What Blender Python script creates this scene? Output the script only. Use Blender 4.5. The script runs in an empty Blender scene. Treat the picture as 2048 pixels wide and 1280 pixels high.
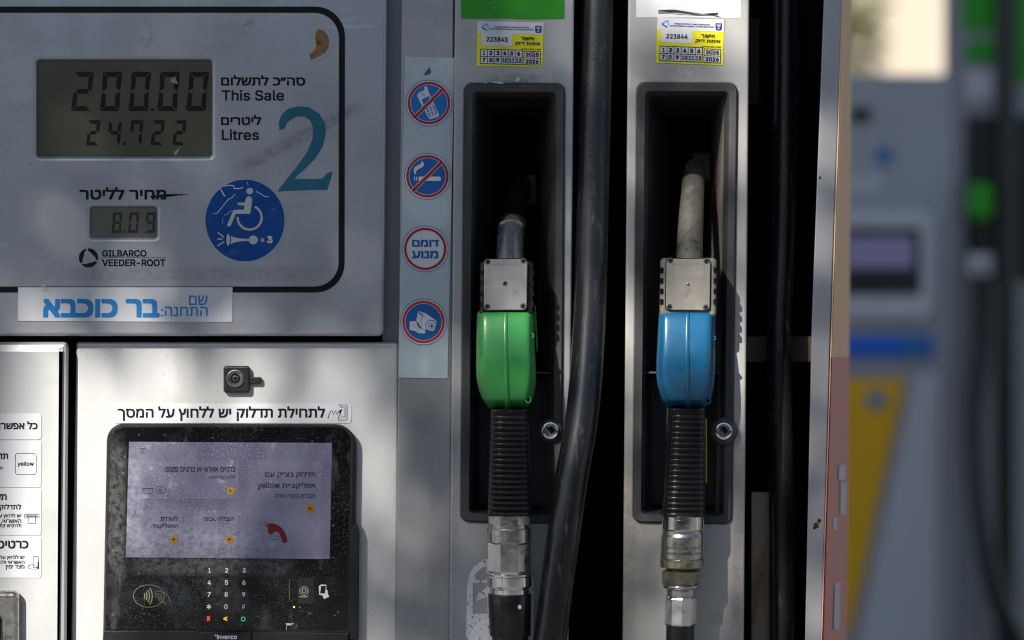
import bpy, bmesh, math, random
from mathutils import Vector, Matrix
random.seed(7)
SC = bpy.context.scene
COL = SC.collection
rad = math.radians

# ------------------------------------------------------------------ camera, world, sun, exposure
S = 0.0005                    # metres per photo pixel on the pump's front face
FOC = 85.0
D = 1.024 * FOC / 36.0        # camera to front face
H = 1.30                      # height of the optical axis above the ground
cam = bpy.data.cameras.new('camera')
cam.lens = FOC; cam.sensor_width = 36; cam.clip_start = 0.05; cam.clip_end = 400
cam.dof.use_dof = True; cam.dof.focus_distance = D - 0.012; cam.dof.aperture_fstop = 2.2
cam.dof.aperture_blades = 9
camo = bpy.data.objects.new('camera', cam); COL.objects.link(camo)
camo.location = (0, -D, H); camo.rotation_euler = (rad(90), 0, 0)
SC.camera = camo

SUN_AZ, SUN_EL = 32, 35       # degrees: to the left of the pump's normal, above the horizon
LDIR = Vector((math.sin(rad(SUN_AZ)) * math.cos(rad(SUN_EL)), math.cos(rad(SUN_AZ)) * math.cos(rad(SUN_EL)), -math.sin(rad(SUN_EL))))
w = bpy.data.worlds.new('World'); SC.world = w; w.use_nodes = True
nt = w.node_tree
sky = nt.nodes.new('ShaderNodeTexSky'); sky.sky_type = 'NISHITA'; sky.sun_disc = False
sky.sun_elevation = rad(SUN_EL); sky.sun_rotation = rad(180 + SUN_AZ)
sky.air_density = 1.0; sky.dust_density = 0.6; sky.ozone_density = 1.5
bg = nt.nodes['Background']; bg.inputs[1].default_value = 0.060
nt.links.new(sky.outputs[0], bg.inputs[0])
sl = bpy.data.lights.new('sun', 'SUN'); sl.energy = 4.6; sl.angle = rad(0.5); sl.color = (1.0, 0.95, 0.88)
so = bpy.data.objects.new('sun', sl); COL.objects.link(so)
so.rotation_euler = LDIR.to_track_quat('-Z', 'Y').to_euler(); so.location = (-4, -6, 7)
SC.view_settings.view_transform = 'Standard'; SC.view_settings.look = 'None'
SC.view_settings.exposure = 1.0; SC.view_settings.gamma = 1
SC.view_settings.use_curve_mapping = False
SC.cycles.use_denoising = True; SC.cycles.filter_width = 1.1
SC.cycles.max_bounces = 6; SC.cycles.caustics_reflective = False; SC.cycles.caustics_refractive = False

# ------------------------------------------------------------------ helpers: space
def W(px, py, d=0.0):
    """photo pixel at depth d behind the front face -> world point"""
    k = (D + d) / D
    return Vector(((px - 1024) * S * k, d, H + (640 - py) * S * k))
def mp(k, ox, oy): return lambda x, y: (x / k + ox, y / k + oy)
z1 = mp(2.8444, 0, 0); z2 = mp(2.8444, 0, 340); z4 = mp(2.2071, 200, 700)
z5 = mp(3.0476, 780, 0); z6 = mp(3.0476, 780, 400); z7 = mp(2.6667, 780, 800)
z8 = mp(3.0474, 1180, 0); zs = mp(4.6545, 240, 860); zl = mp(2.781, 0, 820)
g2 = mp(4.923, 920, 600); w1 = mp(7.111, 400, 350); k1 = mp(4.096, 240, 1120)
def MPS(f, pts): return [f(*p) for p in pts]
def circ(cx, cy, rx, ry=None, n=40, a0=0, a1=360):
    ry = ry or rx
    full = abs(a1 - a0) >= 360
    m = n if full else n + 1
    return [(cx + rx * math.cos(rad(a0 + (a1 - a0) * i / n)), cy + ry * math.sin(rad(a0 + (a1 - a0) * i / n))) for i in range(m)]
def rrect(x0, y0, x1, y1, r, n=5):
    out = []
    for cx, cy, a in ((x1 - r, y0 + r, -90), (x1 - r, y1 - r, 0), (x0 + r, y1 - r, 90), (x0 + r, y0 + r, 180)):
        for i in range(n + 1):
            t = rad(a + 90 * i / n); out.append((cx + r * math.cos(t), cy + r * math.sin(t)))
    return out
def rquad(c, r, n=5):
    """rounded quad through 4 corners TL,TR,BR,BL"""
    out = []
    for i in (1, 2, 3, 0):
        p = Vector(c[i]); a = Vector(c[i - 1]); b = Vector(c[(i + 1) % 4])
        rr = r[i] if isinstance(r, (list, tuple)) else r
        if rr <= 0:
            out += [tuple(p)] * (n + 1); continue
        q0 = p + (a - p).normalized() * rr; q1 = p + (b - p).normalized() * rr
        o = q0 + (q1 - p)
        for k in range(n + 1):
            t = math.pi / 2 * k / n
            out.append(tuple(o + (q0 - o) * math.cos(t) + (q1 - o) * math.sin(t)))
    return out
def stroke(pts, wd, closed=False):
    P = [Vector(p) for p in pts]; n = len(P); L, R = [], []
    for i in range(n):
        if closed: a, b = P[i - 1], P[(i + 1) % n]
        else: a, b = P[max(i - 1, 0)], P[min(i + 1, n - 1)]
        t = (b - a)
        if t.length < 1e-9: t = Vector((1, 0))
        t.normalize(); nn = Vector((-t.y, t.x)) * wd / 2
        L.append(tuple(P[i] + nn)); R.append(tuple(P[i] - nn))
    if closed: return [L, R]
    return [L + R[::-1]]
def arc(cx, cy, r, a0, a1, n=20, ry=None):
    return circ(cx, cy, r, ry, n, a0, a1)

# ------------------------------------------------------------------ helpers: fills and text
def _curve_mesh(cu):
    o = bpy.data.objects.new('tmp', cu); COL.objects.link(o)
    me = bpy.data.meshes.new_from_object(o)
    vs = [tuple(v.co) for v in me.vertices]; fs = [tuple(p.vertices) for p in me.polygons]
    bpy.data.objects.remove(o); bpy.data.meshes.remove(me); bpy.data.curves.remove(cu)
    return vs, fs
def fill2d(loops, thick=0.0, bevel=0.0, seg=2):
    cu = bpy.data.curves.new('f', 'CURVE'); cu.dimensions = '2D'; cu.fill_mode = 'BOTH' if True else 'FRONT'
    for lp in loops:
        q = [lp[0]]
        for p in lp[1:]:
            if abs(p[0] - q[-1][0]) + abs(p[1] - q[-1][1]) > 1e-4: q.append(p)
        if abs(q[0][0] - q[-1][0]) + abs(q[0][1] - q[-1][1]) < 1e-4: q.pop()
        sp = cu.splines.new('POLY'); sp.points.add(len(q) - 1); sp.use_cyclic_u = True
        for i, p in enumerate(q): sp.points[i].co = (p[0], -p[1], 0, 1)
    if thick > 0:
        cu.extrude = max(thick / 2 - bevel, 0.0)
        if bevel > 0:
            cu.bevel_depth = bevel; cu.bevel_resolution = seg; cu.offset = -bevel
    return _curve_mesh(cu)
_tc = {}
try:      # a plain grotesque that ships with Blender; Blender's own default letters otherwise
    import os
    LATIN = bpy.data.fonts.load(os.path.join(bpy.utils.system_resource('DATAFILES'), 'fonts', 'Inter.woff2'))
except Exception:
    LATIN = None
import numpy as np
from mathutils.geometry import delaunay_2d_cdt
def glyph_fill(s, spacing):
    """letters as clean triangles: every outline is kept by its non-zero winding"""
    cu = bpy.data.curves.new('t', 'FONT'); cu.body = s; cu.space_character = spacing
    if LATIN and s.isascii(): cu.font = LATIN
    o = bpy.data.objects.new('tmp', cu); COL.objects.link(o)
    crv = o.to_curve(bpy.context.evaluated_depsgraph_get())
    cons = []
    for sp in crv.splines:
        pts = []
        if sp.type == 'BEZIER':
            bp_ = sp.bezier_points; n = len(bp_)
            for i in range(n):
                a, b = bp_[i], bp_[(i + 1) % n]
                p0, p1, p2, p3 = [Vector(q[:2]) for q in (a.co, a.handle_right, b.handle_left, b.co)]
                ch = p3 - p0
                straight = ch.length < 1e-6 or all(abs(ch.x * (q - p0).y - ch.y * (q - p0).x) < 1e-3 * ch.length for q in (p1, p2))
                m = 1 if straight else 5
                for k in range(m):
                    t = k / m; pts.append(p0 * (1 - t) ** 3 + p1 * 3 * t * (1 - t) ** 2 + p2 * 3 * t * t * (1 - t) + p3 * t ** 3)
        else: pts = [Vector(p.co[:2]) for p in sp.points]
        q = []
        for p in pts:
            if not q or (p - q[-1]).length > 1e-4: q.append(p)
        if len(q) > 1 and (q[0] - q[-1]).length < 1e-4: q.pop()
        if len(q) > 2: cons.append(q)
    o.to_curve_clear(); bpy.data.objects.remove(o); bpy.data.curves.remove(cu)
    groups = []
    for c in cons:
        bb = [min(p.x for p in c), max(p.x for p in c)]; g = [c]
        for h in [h for h in groups if h[0][0] < bb[1] and bb[0] < h[0][1]]:
            groups.remove(h); g += h[1]; bb = [min(bb[0], h[0][0]), max(bb[1], h[0][1])]
        groups.append((bb, g))
    V, Fc = [], []
    for bb, g in groups:
        vs, es = [], []
        for c in g:
            b = len(vs); vs += c; es += [(b + i, b + (i + 1) % len(c)) for i in range(len(c))]
        out = delaunay_2d_cdt(vs, es, [], 0, 1e-5)
        P = np.array([tuple(v) for v in out[0]]); T_ = [f for f in out[2]]
        if not T_: continue
        cen = np.array([P[list(f)].mean(axis=0) for f in T_])
        A = np.array([tuple(vs[e[0]]) for e in es]); B = np.array([tuple(vs[e[1]]) for e in es])
        x, y = cen[:, :1], cen[:, 1:]
        side_ = (B[:, 0] - A[:, 0]) * (y - A[:, 1]) - (x - A[:, 0]) * (B[:, 1] - A[:, 1])
        wn = ((A[:, 1] <= y) & (B[:, 1] > y) & (side_ > 0)).sum(1) - ((A[:, 1] > y) & (B[:, 1] <= y) & (side_ < 0)).sum(1)
        b = len(V); V += [(p[0], p[1], 0.0) for p in P]
        Fc += [tuple(b + k for k in f) for f, k_ in zip(T_, wn) if k_ != 0]
    used = sorted({k for f in Fc for k in f}); mp_ = {k: i for i, k in enumerate(used)}
    return [V[k] for k in used], [tuple(mp_[k] for k in f) for f in Fc]
def text_raw(s, bold, spacing=1.0):
    k = (s, bold, spacing)
    if k not in _tc:
        v0, f0 = glyph_fill(s, spacing)
        offs = [(0, 0)] + ([(bold * a, bold * b) for a, b in ((-.8, -.8), (.8, -.8), (-.8, .8), (.8, .8))] if bold > .002 else [])
        vs, fs = [], []
        for i, (a, b) in enumerate(offs):      # heavier weight: overlaid copies, each a hair in front of the last
            fs += [tuple(q + len(vs) for q in f) for f in f0]
            vs += [(x + a, y + b, i) for x, y, z in v0]
        xs = [v[0] for v in vs]; ys = [v[1] for v in vs]
        _tc[k] = (vs, fs, min(xs), max(xs), min(ys), max(ys))
    return _tc[k]
def heb(s):
    """visual order of a right-to-left line (runs of latin letters and digits keep their own order)"""
    out, run = [], ''
    for ch in s[::-1]:
        if ch.isascii() and ch.isalnum(): run = ch + run
        else:
            if run: out.append(run); run = ''
            out.append(ch)
    if run: out.append(run)
    return ''.join(out)

class MB:
    """collects geometry for ONE mesh; z in metres in front of the base depth"""
    def __init__(s, d=0.0, frame=None): s.v = []; s.f = []; s.m = []; s.sm = []; s.d = d; s.mats = []; s.frame = frame
    def mi(s, mat):
        if mat not in s.mats: s.mats.append(mat)
        return s.mats.index(mat)
    def raw(s, vs, fs, mat, smooth=False):
        b = len(s.v); k = s.mi(mat)
        s.v += [Vector(v) for v in vs]
        for f in fs: s.f.append(tuple(b + i for i in f)); s.m.append(k); s.sm.append(smooth)
        return s
    def P(s, x, y, z):
        if s.frame: x, y = s.frame(x, y)
        return W(x, y, s.d - z)
    def fill(s, loops, mat, z=0.0, thick=0.0, bevel=0.0, d=None, seg=2):
        """flat fill; with thick (metres) the FRONT face lies at z and the body goes back"""
        if loops and not isinstance(loops[0][0], (tuple, list, Vector)): loops = [loops]
        vs, fs = fill2d(loops, thick / S, bevel / S, seg)
        return s.raw([s.P(v[0], -v[1], z + (v[2] * S - thick / 2)) for v in vs], fs, mat)
    def line(s, pts, wd, mat, z=0.0, closed=False): return s.fill(stroke(pts, wd, closed), mat, z)
    def text(s, t, box, mat, z=0.0, bold=0.0, anchor=None, hb=None, sp=1.0, skew=0, curve=None):
        """fit to box (x0,y0,x1,y1) in px; anchor 'r'/'l' keeps the letters' own width"""
        if hb is None: hb = any('\u0590' <= c <= '\u05ff' for c in t)
        if hb: t = heb(t)
        vs, fs, xa, xb, ya, yb = text_raw(t, bold, sp)
        x0, y0, x1, y1 = box
        ky = (y1 - y0) / (yb - ya); kx = (x1 - x0) / (xb - xa)
        if anchor == 'r': kx = ky; x0 = x1 - (xb - xa) * kx
        elif anchor == 'l': kx = ky
        elif anchor == 'c': kx = ky; x0 = (x0 + x1) / 2 - (xb - xa) * kx / 2
        q = []
        for v in vs:
            X = x0 + (v[0] - xa) * kx; Y = y1 - (v[1] - ya) * ky
            q.append((X + skew * (y1 - Y), Y, v[2] * 1.2e-5))
        if curve: return s.raw([curve(p[0], p[1]) for p in q], fs, mat)
        return s.raw([s.P(p[0], p[1], z + p[2]) for p in q], fs, mat)
    def loft(s, rings, mat, closed=True, cap0=True, cap1=True, smooth=True):
        n = len(rings[0]); vs = [p for r in rings for p in r]; fs = []
        for i in range(len(rings) - 1):
            for j in range(n if closed else n - 1):
                a = i * n + j; b = i * n + (j + 1) % n
                fs.append((a, b, b + n, a + n))
        if cap0: fs.append(tuple(range(n))[::-1])
        if cap1: fs.append(tuple(range((len(rings) - 1) * n, len(rings) * n)))
        return s.raw(vs, fs, mat, smooth)
    def tube(s, pts, rs, mat, n=16, smooth=True, caps=True):
        P = [Vector(p) for p in pts]
        if not isinstance(rs, (list, tuple)): rs = [rs] * len(P)
        rings = []; up = None
        for i, p in enumerate(P):
            t = (P[min(i + 1, len(P) - 1)] - P[max(i - 1, 0)]).normalized()
            if up is None:
                a = Vector((0, -1, 0)) if abs(t.y) < .9 else Vector((0, 0, 1))
            else: a = up
            u = (a - t * a.dot(t)).normalized(); up = u; v = t.cross(u)
            rings.append([p + (u * math.cos(2 * math.pi * k / n) + v * math.sin(2 * math.pi * k / n)) * rs[i] for k in range(n)])
        return s.loft(rings, mat, True, caps, caps, smooth)
    def lathe(s, cxf, d, prof, mat, n=40, smooth=True, ph=0.0, caps=True):
        """vertical spin: prof = [(py, half width px)], cxf(py) = axis px"""
        k = (D + d) / D; rings = []
        for py, hw in prof:
            c = W(cxf(py), py, d); r = hw * S * k
            rings.append([c + Vector((math.cos(ph + 2 * math.pi * j / n) * r, math.sin(ph + 2 * math.pi * j / n) * r, 0)) for j in range(n)])
        return s.loft(rings, mat, True, caps, caps, smooth)
    def box(s, a, b, mat):
        (x0, y0, z0), (x1, y1, z1_) = a, b
        v = [(x, y, z) for x in (x0, x1) for y in (y0, y1) for z in (z0, z1_)]
        return s.raw(v, [(0, 1, 3, 2), (4, 6, 7, 5), (0, 4, 5, 1), (2, 3, 7, 6), (0, 2, 6, 4), (1, 5, 7, 3)], mat)
    def build(s, name, parent=None, label=None, cat=None, group=None, kind=None, autosmooth=None, sub=0, fixn=True):
        me = bpy.data.meshes.new(name)
        c = sum((v for v in s.v), Vector()) / max(len(s.v), 1)
        me.from_pydata([tuple(v - c) for v in s.v], [], s.f)
        for m in s.mats: me.materials.append(m)
        for p, k, q in zip(me.polygons, s.m, s.sm): p.material_index = k; p.use_smooth = q
        me.update()
        if fixn:
            bm = bmesh.new(); bm.from_mesh(me)
            bmesh.ops.remove_doubles(bm, verts=bm.verts, dist=1e-7)
            bmesh.ops.recalc_face_normals(bm, faces=bm.faces)
            bm.to_mesh(me); bm.free()
        if autosmooth: me.set_sharp_from_angle(angle=rad(autosmooth))
        o = bpy.data.objects.new(name, me); COL.objects.link(o)
        if sub:
            mo = o.modifiers.new('s', 'SUBSURF'); mo.levels = sub; mo.render_levels = sub
        LOC[o.name] = c
        o.location = c - (LOC[parent.name] if parent else Vector())
        if parent: o.parent = parent
        tag(o, label, cat, group, kind)
        return o
LOC = {}
def tag(o, label=None, cat=None, group=None, kind=None):
    for k, v in (('label', label), ('category', cat), ('group', group), ('kind', kind)):
        if v: o[k] = v
def thing(name, at, label, cat, group=None):
    o = bpy.data.objects.new(name, None); COL.objects.link(o); o.empty_display_size = .05
    o.location = at; LOC[o.name] = Vector(at); tag(o, label, cat, group); return o
def frame4(c, wd, ht):
    """local (0..wd, 0..ht) -> bilinear in the px quad TL,TR,BR,BL"""
    TL, TR, BR, BL = [Vector(p) for p in c]
    def f(x, y):
        u, v = x / wd, y / ht
        p = (TL * (1 - u) + TR * u) * (1 - v) + (BL * (1 - u) + BR * u) * v
        return p.x, p.y
    return f

# ------------------------------------------------------------------ helpers: materials
def M(name, base, rough=.5, metal=0.0, spec=.5, var=0.0, vscale=12.0, vstretch=(1, 1, 1), dirt=(), bump=(), emit=None, coat=0.0,
      rvar=0.0, band=None, aniso=0.0, spots=()):
    m = bpy.data.materials.new(name); m.use_nodes = True
    n = m.node_tree.nodes; l = m.node_tree.links; b = n['Principled BSDF']
    b.inputs['Roughness'].default_value = rough; b.inputs['Metallic'].default_value = metal
    b.inputs['Specular IOR Level'].default_value = spec; b.inputs['Coat Weight'].default_value = coat
    b.inputs['Coat Roughness'].default_value = 0.08
    if aniso: b.inputs['Anisotropic'].default_value = aniso
    geo = n.new('ShaderNodeNewGeometry')
    def noise(scale, stretch=(1, 1, 1), detail=4, rgh=.55, dist=0.0):
        mpn = n.new('ShaderNodeMapping'); mpn.inputs['Scale'].default_value = stretch
        l.new(geo.outputs['Position'], mpn.inputs['Vector'])
        t = n.new('ShaderNodeTexNoise'); t.inputs['Scale'].default_value = scale; t.inputs['Detail'].default_value = detail
        t.inputs['Roughness'].default_value = rgh; t.inputs['Distortion'].default_value = dist
        l.new(mpn.outputs[0], t.inputs['Vector']); return t.outputs['Fac']
    def rng(x, lo, hi, a=0., c=1.):
        r = n.new('ShaderNodeMapRange'); r.inputs[1].default_value = lo; r.inputs[2].default_value = hi
        r.inputs[3].default_value = a; r.inputs[4].default_value = c; l.new(x, r.inputs[0]); return r.outputs[0]
    def mul(a, c):
        r = n.new('ShaderNodeMath'); r.operation = 'MULTIPLY'
        l.new(a, r.inputs[0])
        if hasattr(c, 'links'): l.new(c, r.inputs[1])
        else: r.inputs[1].default_value = c
        return r.outputs[0]
    col = None
    def mix(fac, c2):
        nonlocal col
        x = n.new('ShaderNodeMix'); x.data_type = 'RGBA'
        l.new(fac, x.inputs[0])
        if col is None: x.inputs[6].default_value = (*base, 1)
        else: l.new(col, x.inputs[6])
        x.inputs[7].default_value = (*c2, 1); col = x.outputs[2]
    rr = None
    if var:
        x = noise(vscale, vstretch, 5)
        mix(rng(x, .35, .7, 0, 1), tuple(c * (1 - var) for c in base))
    for dd in dirt:      # (scale, lo, hi, colour, amount, stretch, second scale)
        sc, lo, hi, c2, am = dd[:5]; st = dd[5] if len(dd) > 5 else (1, 1, 1)
        f = rng(noise(sc, st, 5, .62), lo, hi)
        if len(dd) > 6 and dd[6]: f = mul(f, rng(noise(dd[6], (1, 1, 1), 3), .47, .58))
        mix(mul(f, am), c2)
        rr = f if rr is None else rr
    for sc, r0, r1, c2, am, lo in spots:     # dried water drops: rings of the cells that pass
        vo = n.new('ShaderNodeTexVoronoi'); vo.inputs['Scale'].default_value = sc; l.new(geo.outputs['Position'], vo.inputs['Vector'])
        sp_ = n.new('ShaderNodeSeparateColor'); l.new(vo.outputs['Color'], sp_.inputs[0])
        f = mul(rng(vo.outputs['Distance'], r1, r1 * .8), rng(vo.outputs['Distance'], r0 * .3, r0, .35, 1))
        f = mul(mul(f, rng(sp_.outputs[0], lo, lo + .02)), rng(noise(120), .35, .6, .3, 1))
        mix(mul(f, am), c2)
    if band:             # soiled smears and one painted reflection, each along a line on the face: p0, p1 (world x,z), half width, colour, amount
        for (x0, zz0), (x1, zz1), hw, c2, am in band:
            dx, dz = x1 - x0, zz1 - zz0; ln = math.hypot(dx, dz)
            mpn = n.new('ShaderNodeMapping'); mpn.vector_type = 'POINT'
            sub = n.new('ShaderNodeVectorMath'); sub.operation = 'SUBTRACT'; sub.inputs[1].default_value = (x0, 0, zz0)
            l.new(geo.outputs['Position'], sub.inputs[0])
            d1 = n.new('ShaderNodeVectorMath'); d1.operation = 'DOT_PRODUCT'; d1.inputs[1].default_value = (dx / ln, 0, dz / ln)
            d2 = n.new('ShaderNodeVectorMath'); d2.operation = 'DOT_PRODUCT'; d2.inputs[1].default_value = (-dz / ln, 0, dx / ln)
            l.new(sub.outputs[0], d1.inputs[0]); l.new(sub.outputs[0], d2.inputs[0])
            ab = n.new('ShaderNodeMath'); ab.operation = 'ABSOLUTE'; l.new(d2.outputs['Value'], ab.inputs[0])
            f = mul(rng(ab.outputs[0], hw, hw * .45), mul(rng(d1.outputs['Value'], 0, .03), rng(d1.outputs['Value'], ln, ln - .03)))
            f = mul(f, rng(noise(150, (1, 1, 1), 6, .75), .36, .62, .05, 1))
            mix(mul(f, am), c2)
    if col is not None: l.new(col, b.inputs['Base Color'])
    else: b.inputs['Base Color'].default_value = (*base, 1)
    if rvar:
        l.new(rng(noise(vscale * 1.7, vstretch, 4), .3, .7, max(rough - rvar, .02), min(rough + rvar, 1)), b.inputs['Roughness'])
    prev = None
    for sc, st, dist_, stretch in bump:
        bn = n.new('ShaderNodeBump'); bn.inputs['Strength'].default_value = st; bn.inputs['Distance'].default_value = dist_
        l.new(noise(sc, stretch, 3), bn.inputs['Height'])
        if prev: l.new(prev, bn.inputs['Normal'])
        prev = bn.outputs[0]
    if prev: l.new(prev, b.inputs['Normal'])
    if emit:
        b.inputs['Emission Color'].default_value = (*emit[0], 1); b.inputs['Emission Strength'].default_value = emit[1]
        if col is not None: pass
    return m

BR = (260, .10, .0006, (1, 1, .03))     # fine vertical brushing
BH = (260, .10, .0006, (.03, 1, 1))     # fine horizontal brushing
ORANGE = (420, .10, .0004, (1, 1, 1))
SPECK = (330, .66, .72, (.05, .045, .04), .7, (1, 1, 1), 14)
GRIME = (9, .50, .72, (.16, .15, .14), .35)
RUSTY = (120, .64, .70, (.16, .07, .025), .8, (1, 1, 1), 11)
SCRATCH = (60, .63, .67, (.22, .22, .23), .5, (1, 1, .04), 7)
def px(x, y): p = W(x, y); return (p.x, p.z)
m_panel = M('brushed_panel', (.43, .44, .465), .36, .50, .5, .14, 9, (1, 1, .5), dirt=[(14, .50, .72, (.52, .54, .58), .45, (1, 1, .35)), (55, .62, .68, (.60, .62, .66), .5, (.15, 1, 1), 9), (70, .64, .70, (.17, .17, .18), .6, (1, 1, .8), 8), (26, .56, .75, (.20, .20, .21), .35, (.35, 1, 1)), SPECK],
            bump=[BH, ORANGE], rvar=.08,
            band=[(px(455, 350), px(745, 200), .008, (.20, .19, .19), .75), (px(120, 550), px(640, 545), .010, (.20, .19, .19), .45),
                  (px(-10, 60), px(60, 40), .02, (.14, .14, .15), .6), (px(-10, 330), px(30, 250), .012, (.24, .23, .22), .5)])
m_lower = M('satin_panel', (.61, .605, .59), .42, .35, .5, .10, 8, (1, 1, .6), dirt=[(16, .54, .75, (.27, .26, .25), .35, (1, 1, .3)), (420, .62, .70, (.10, .09, .08), .55, (1, 1, 1), 5)],
            bump=[BH, ORANGE], rvar=.08)
m_door = M('door_panel', (.57, .57, .56), .42, .35, .5, .08, 8, dirt=[(22, .55, .75, (.30, .29, .28), .3), SPECK], bump=[BR, ORANGE], rvar=.06)
m_column = M('column_metal', (.40, .405, .41), .44, .35, .5, .12, 10, (1, 1, .35), dirt=[GRIME, SPECK, (45, .58, .72, (.20, .17, .13), .4, (1, 1, .25))], bump=[BR, ORANGE], rvar=.08,
             band=[(px(950, 158), px(1115, 160), .007, (.15, .135, .115), .7), (px(900, 1290), px(905, 900), .010, (.24, .22, .20), .4)])
m_column_b = M('rusted_column_metal', (.43, .42, .40), .46, .3, .5, .12, 10, (1, 1, .35),
               dirt=[(7, .48, .70, (.24, .22, .18), .45), SPECK, RUSTY], bump=[BR, ORANGE], rvar=.08,
               band=[(px(1308, 148), px(1425, 146), .012, (.22, .19, .16), .6), (px(1256, 1058), px(1345, 1056), .007, (.17, .10, .05), .7), (px(1254, 1300), px(1262, 900), .010, (.27, .22, .15), .7), (px(1470, 1290), px(1478, 1000), .006, (.26, .20, .13), .6), (px(1405, 1232), px(1470, 1240), .008, (.06, .06, .06), .8)])
m_trim = M('trim_metal', (.36, .365, .37), .36, .5, .5, .08, 6, (1, 1, .3), dirt=[(30, .57, .74, (.22, .21, .20), .35, (1, 1, .3)), SPECK], bump=[BR], rvar=.1)
m_post = M('post_metal', (.42, .42, .43), .38, .4, .5, .08, 6, (1, 1, .3), dirt=[SPECK, (38, .66, .69, (.13, .05, .02), .85, (1, 1, 1), 6)], bump=[BR], rvar=.08)
m_edge = M('panel_edge_metal', (.27, .28, .30), .42, .5, .5, .1, 10)
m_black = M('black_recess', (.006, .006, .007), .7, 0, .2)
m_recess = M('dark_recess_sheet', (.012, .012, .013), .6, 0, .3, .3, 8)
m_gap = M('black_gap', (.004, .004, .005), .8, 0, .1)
m_boot = M('boot_plastic', (.046, .047, .050), .55, 0, .4, .25, 20, dirt=[(40, .52, .72, (.11, .105, .10), .5, (1, 1, .4)), (500, .63, .68, (.25, .24, .23), .5, (1, 1, 1), 12)],
           bump=[(500, .25, .0006, (1, 1, 1))])
m_bootg = M('boot_dim_plastic', (.05, .046, .040), .6, 0, .3, .3, 14, dirt=[(60, .52, .70, (.10, .09, .075), .6, (1, 1, .4))], bump=[(500, .25, .0006, (1, 1, 1))])  # dim copy of the wall plastic, shade put into the colour
m_bootin = M('boot_shaded_plastic', (.026, .028, .034), .6, 0, .3, .3, 14, dirt=[(30, .52, .72, (.035, .036, .042), .6, (1, 1, .4))], bump=[(500, .25, .0006, (1, 1, 1))])  # left walls and ceiling: pocket shade put into the base colour
m_bootw = M('boot_sunlit_wall', (.21, .185, .155), .6, 0, .35, .25, 16, dirt=[(50, .55, .72, (.09, .075, .06), .6, (1, 1, .5)), (160, .62, .68, (.26, .25, .24), .4)],
            bump=[(500, .25, .0006, (1, 1, 1))])  # right wall of the blue bay: sunlight put into a lighter colour
m_ink = M('black_ink', (.006, .006, .007), .5, 0, .2)
m_border = M('black_border', (.005, .005, .006), .4, 0, .2, dirt=[(130, .66, .71, (.3, .3, .31), .6, (1, 1, .3), 12)])
m_teal = M('teal_paint', (.008, .125, .20), .5, 0, .4, .12, 40)
m_lcd = M('lcd_glass', (.105, .105, .074), .16, 0, .45, .18, 14, dirt=[(300, .70, .74, (.3, .3, .3), .5), (24, .58, .75, (.12, .12, .10), .4)])
m_lcd2 = M('small_lcd_glass', (.15, .147, .125), .18, 0, .45, .12, 18)
m_seg = M('lcd_segment', (.008, .009, .008), .4, 0, .2)
m_seg2 = M('faded_lcd_segment', (.030, .030, .027), .3, 0, .4)
m_white = M('white_sticker', (.66, .66, .68), .42, 0, .45, .06, 20, dirt=[(200, .66, .72, (.35, .34, .33), .5, (1, 1, 1), 16)])
m_paper = M('white_label', (.62, .625, .64), .38, 0, .45, .05, 20)
m_skyb = M('blue_letter', (.010, .20, .52), .4, 0, .45)
m_blue = M('blue_vinyl', (.003, .070, .30), .30, 0, .4, .10, 30, bump=[(38, .4, .004, (1, 1, .6)), (12, .7, .012, (1, 1, 1))])
m_crease = M('crease_glint', (.72, .76, .82), .4)
m_picto = M('pale_pictogram', (.56, .56, .55), .4, 0, .45, .08, 60)
m_signblue = M('sign_blue', (.004, .15, .50), .4, 0, .45)
m_signblue2 = M('sign_blue_deep', (.004, .105, .37), .4, 0, .45)
m_red = M('sign_red', (.38, .008, .018), .4, 0, .45)
m_red2 = M('sign_red_bright', (.55, .018, .020), .4, 0, .45)
m_strip = M('pale_strip', (.44, .52, .545), .42, 0, .45, .05, 12, dirt=[(180, .64, .70, (.12, .11, .10), .7, (1, 1, 1), 14)])
m_yel = M('yellow_sticker', (.70, .66, .012), .42, 0, .45, .04, 20)
m_cell = M('sticker_white', (.60, .61, .64), .42)
m_navy = M('navy_print', (.010, .018, .20), .45)
m_cyan = M('cyan_print', (.05, .33, .55), .45)
m_hole = M('punched_hole', (.26, .26, .27), .5, .2, .4, .2, 300)
m_greenlab = M('green_label', (.018, .27, .004), .4, 0, .45, .06, 20, dirt=[(130, .64, .68, (.55, .58, .55), .9, (1, 1, 1), 13)])
DUST = (.15, .15, .148)
m_glass = M('dusty_terminal_glass', (.004, .004, .005), .15, 0, .4,
            dirt=[(14, .52, .80, (.05, .055, .06), .5), (45, .57, .72, (.09, .095, .10), .5, (1, 1, .3)), (640, .56, .68, DUST, .5, (1, 1, 1), 4.2), (280, .64, .71, (.12, .12, .115), .5, (.4, 1, 1.6), 9), (90, .69, .73, (.22, .24, .25), .6)],
            spots=[(75, .045, .10, (.24, .25, .25), .8, .87), (190, .10, .20, (.22, .23, .23), .6, .92)], rvar=.1,
            band=[(px(228, 860), px(232, 1180), .012, DUST, .55), (px(250, 1132), px(600, 1136), .011, DUST, .6), (px(390, 1130), px(520, 1262), .020, (.10, .10, .10), .45), (px(300, 1140), px(390, 1240), .02, (.05, .06, .07), .7)])  # last band: bluish reflection blotch put into the colour
m_case = M('black_case_plastic', (.010, .010, .011), .38, 0, .5, .2, 20, dirt=[(240, .62, .70, (.08, .08, .08), .5)])
m_case_side = M('grey_case_side', (.035, .038, .043), .45, 0, .5, .15, 20)
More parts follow.
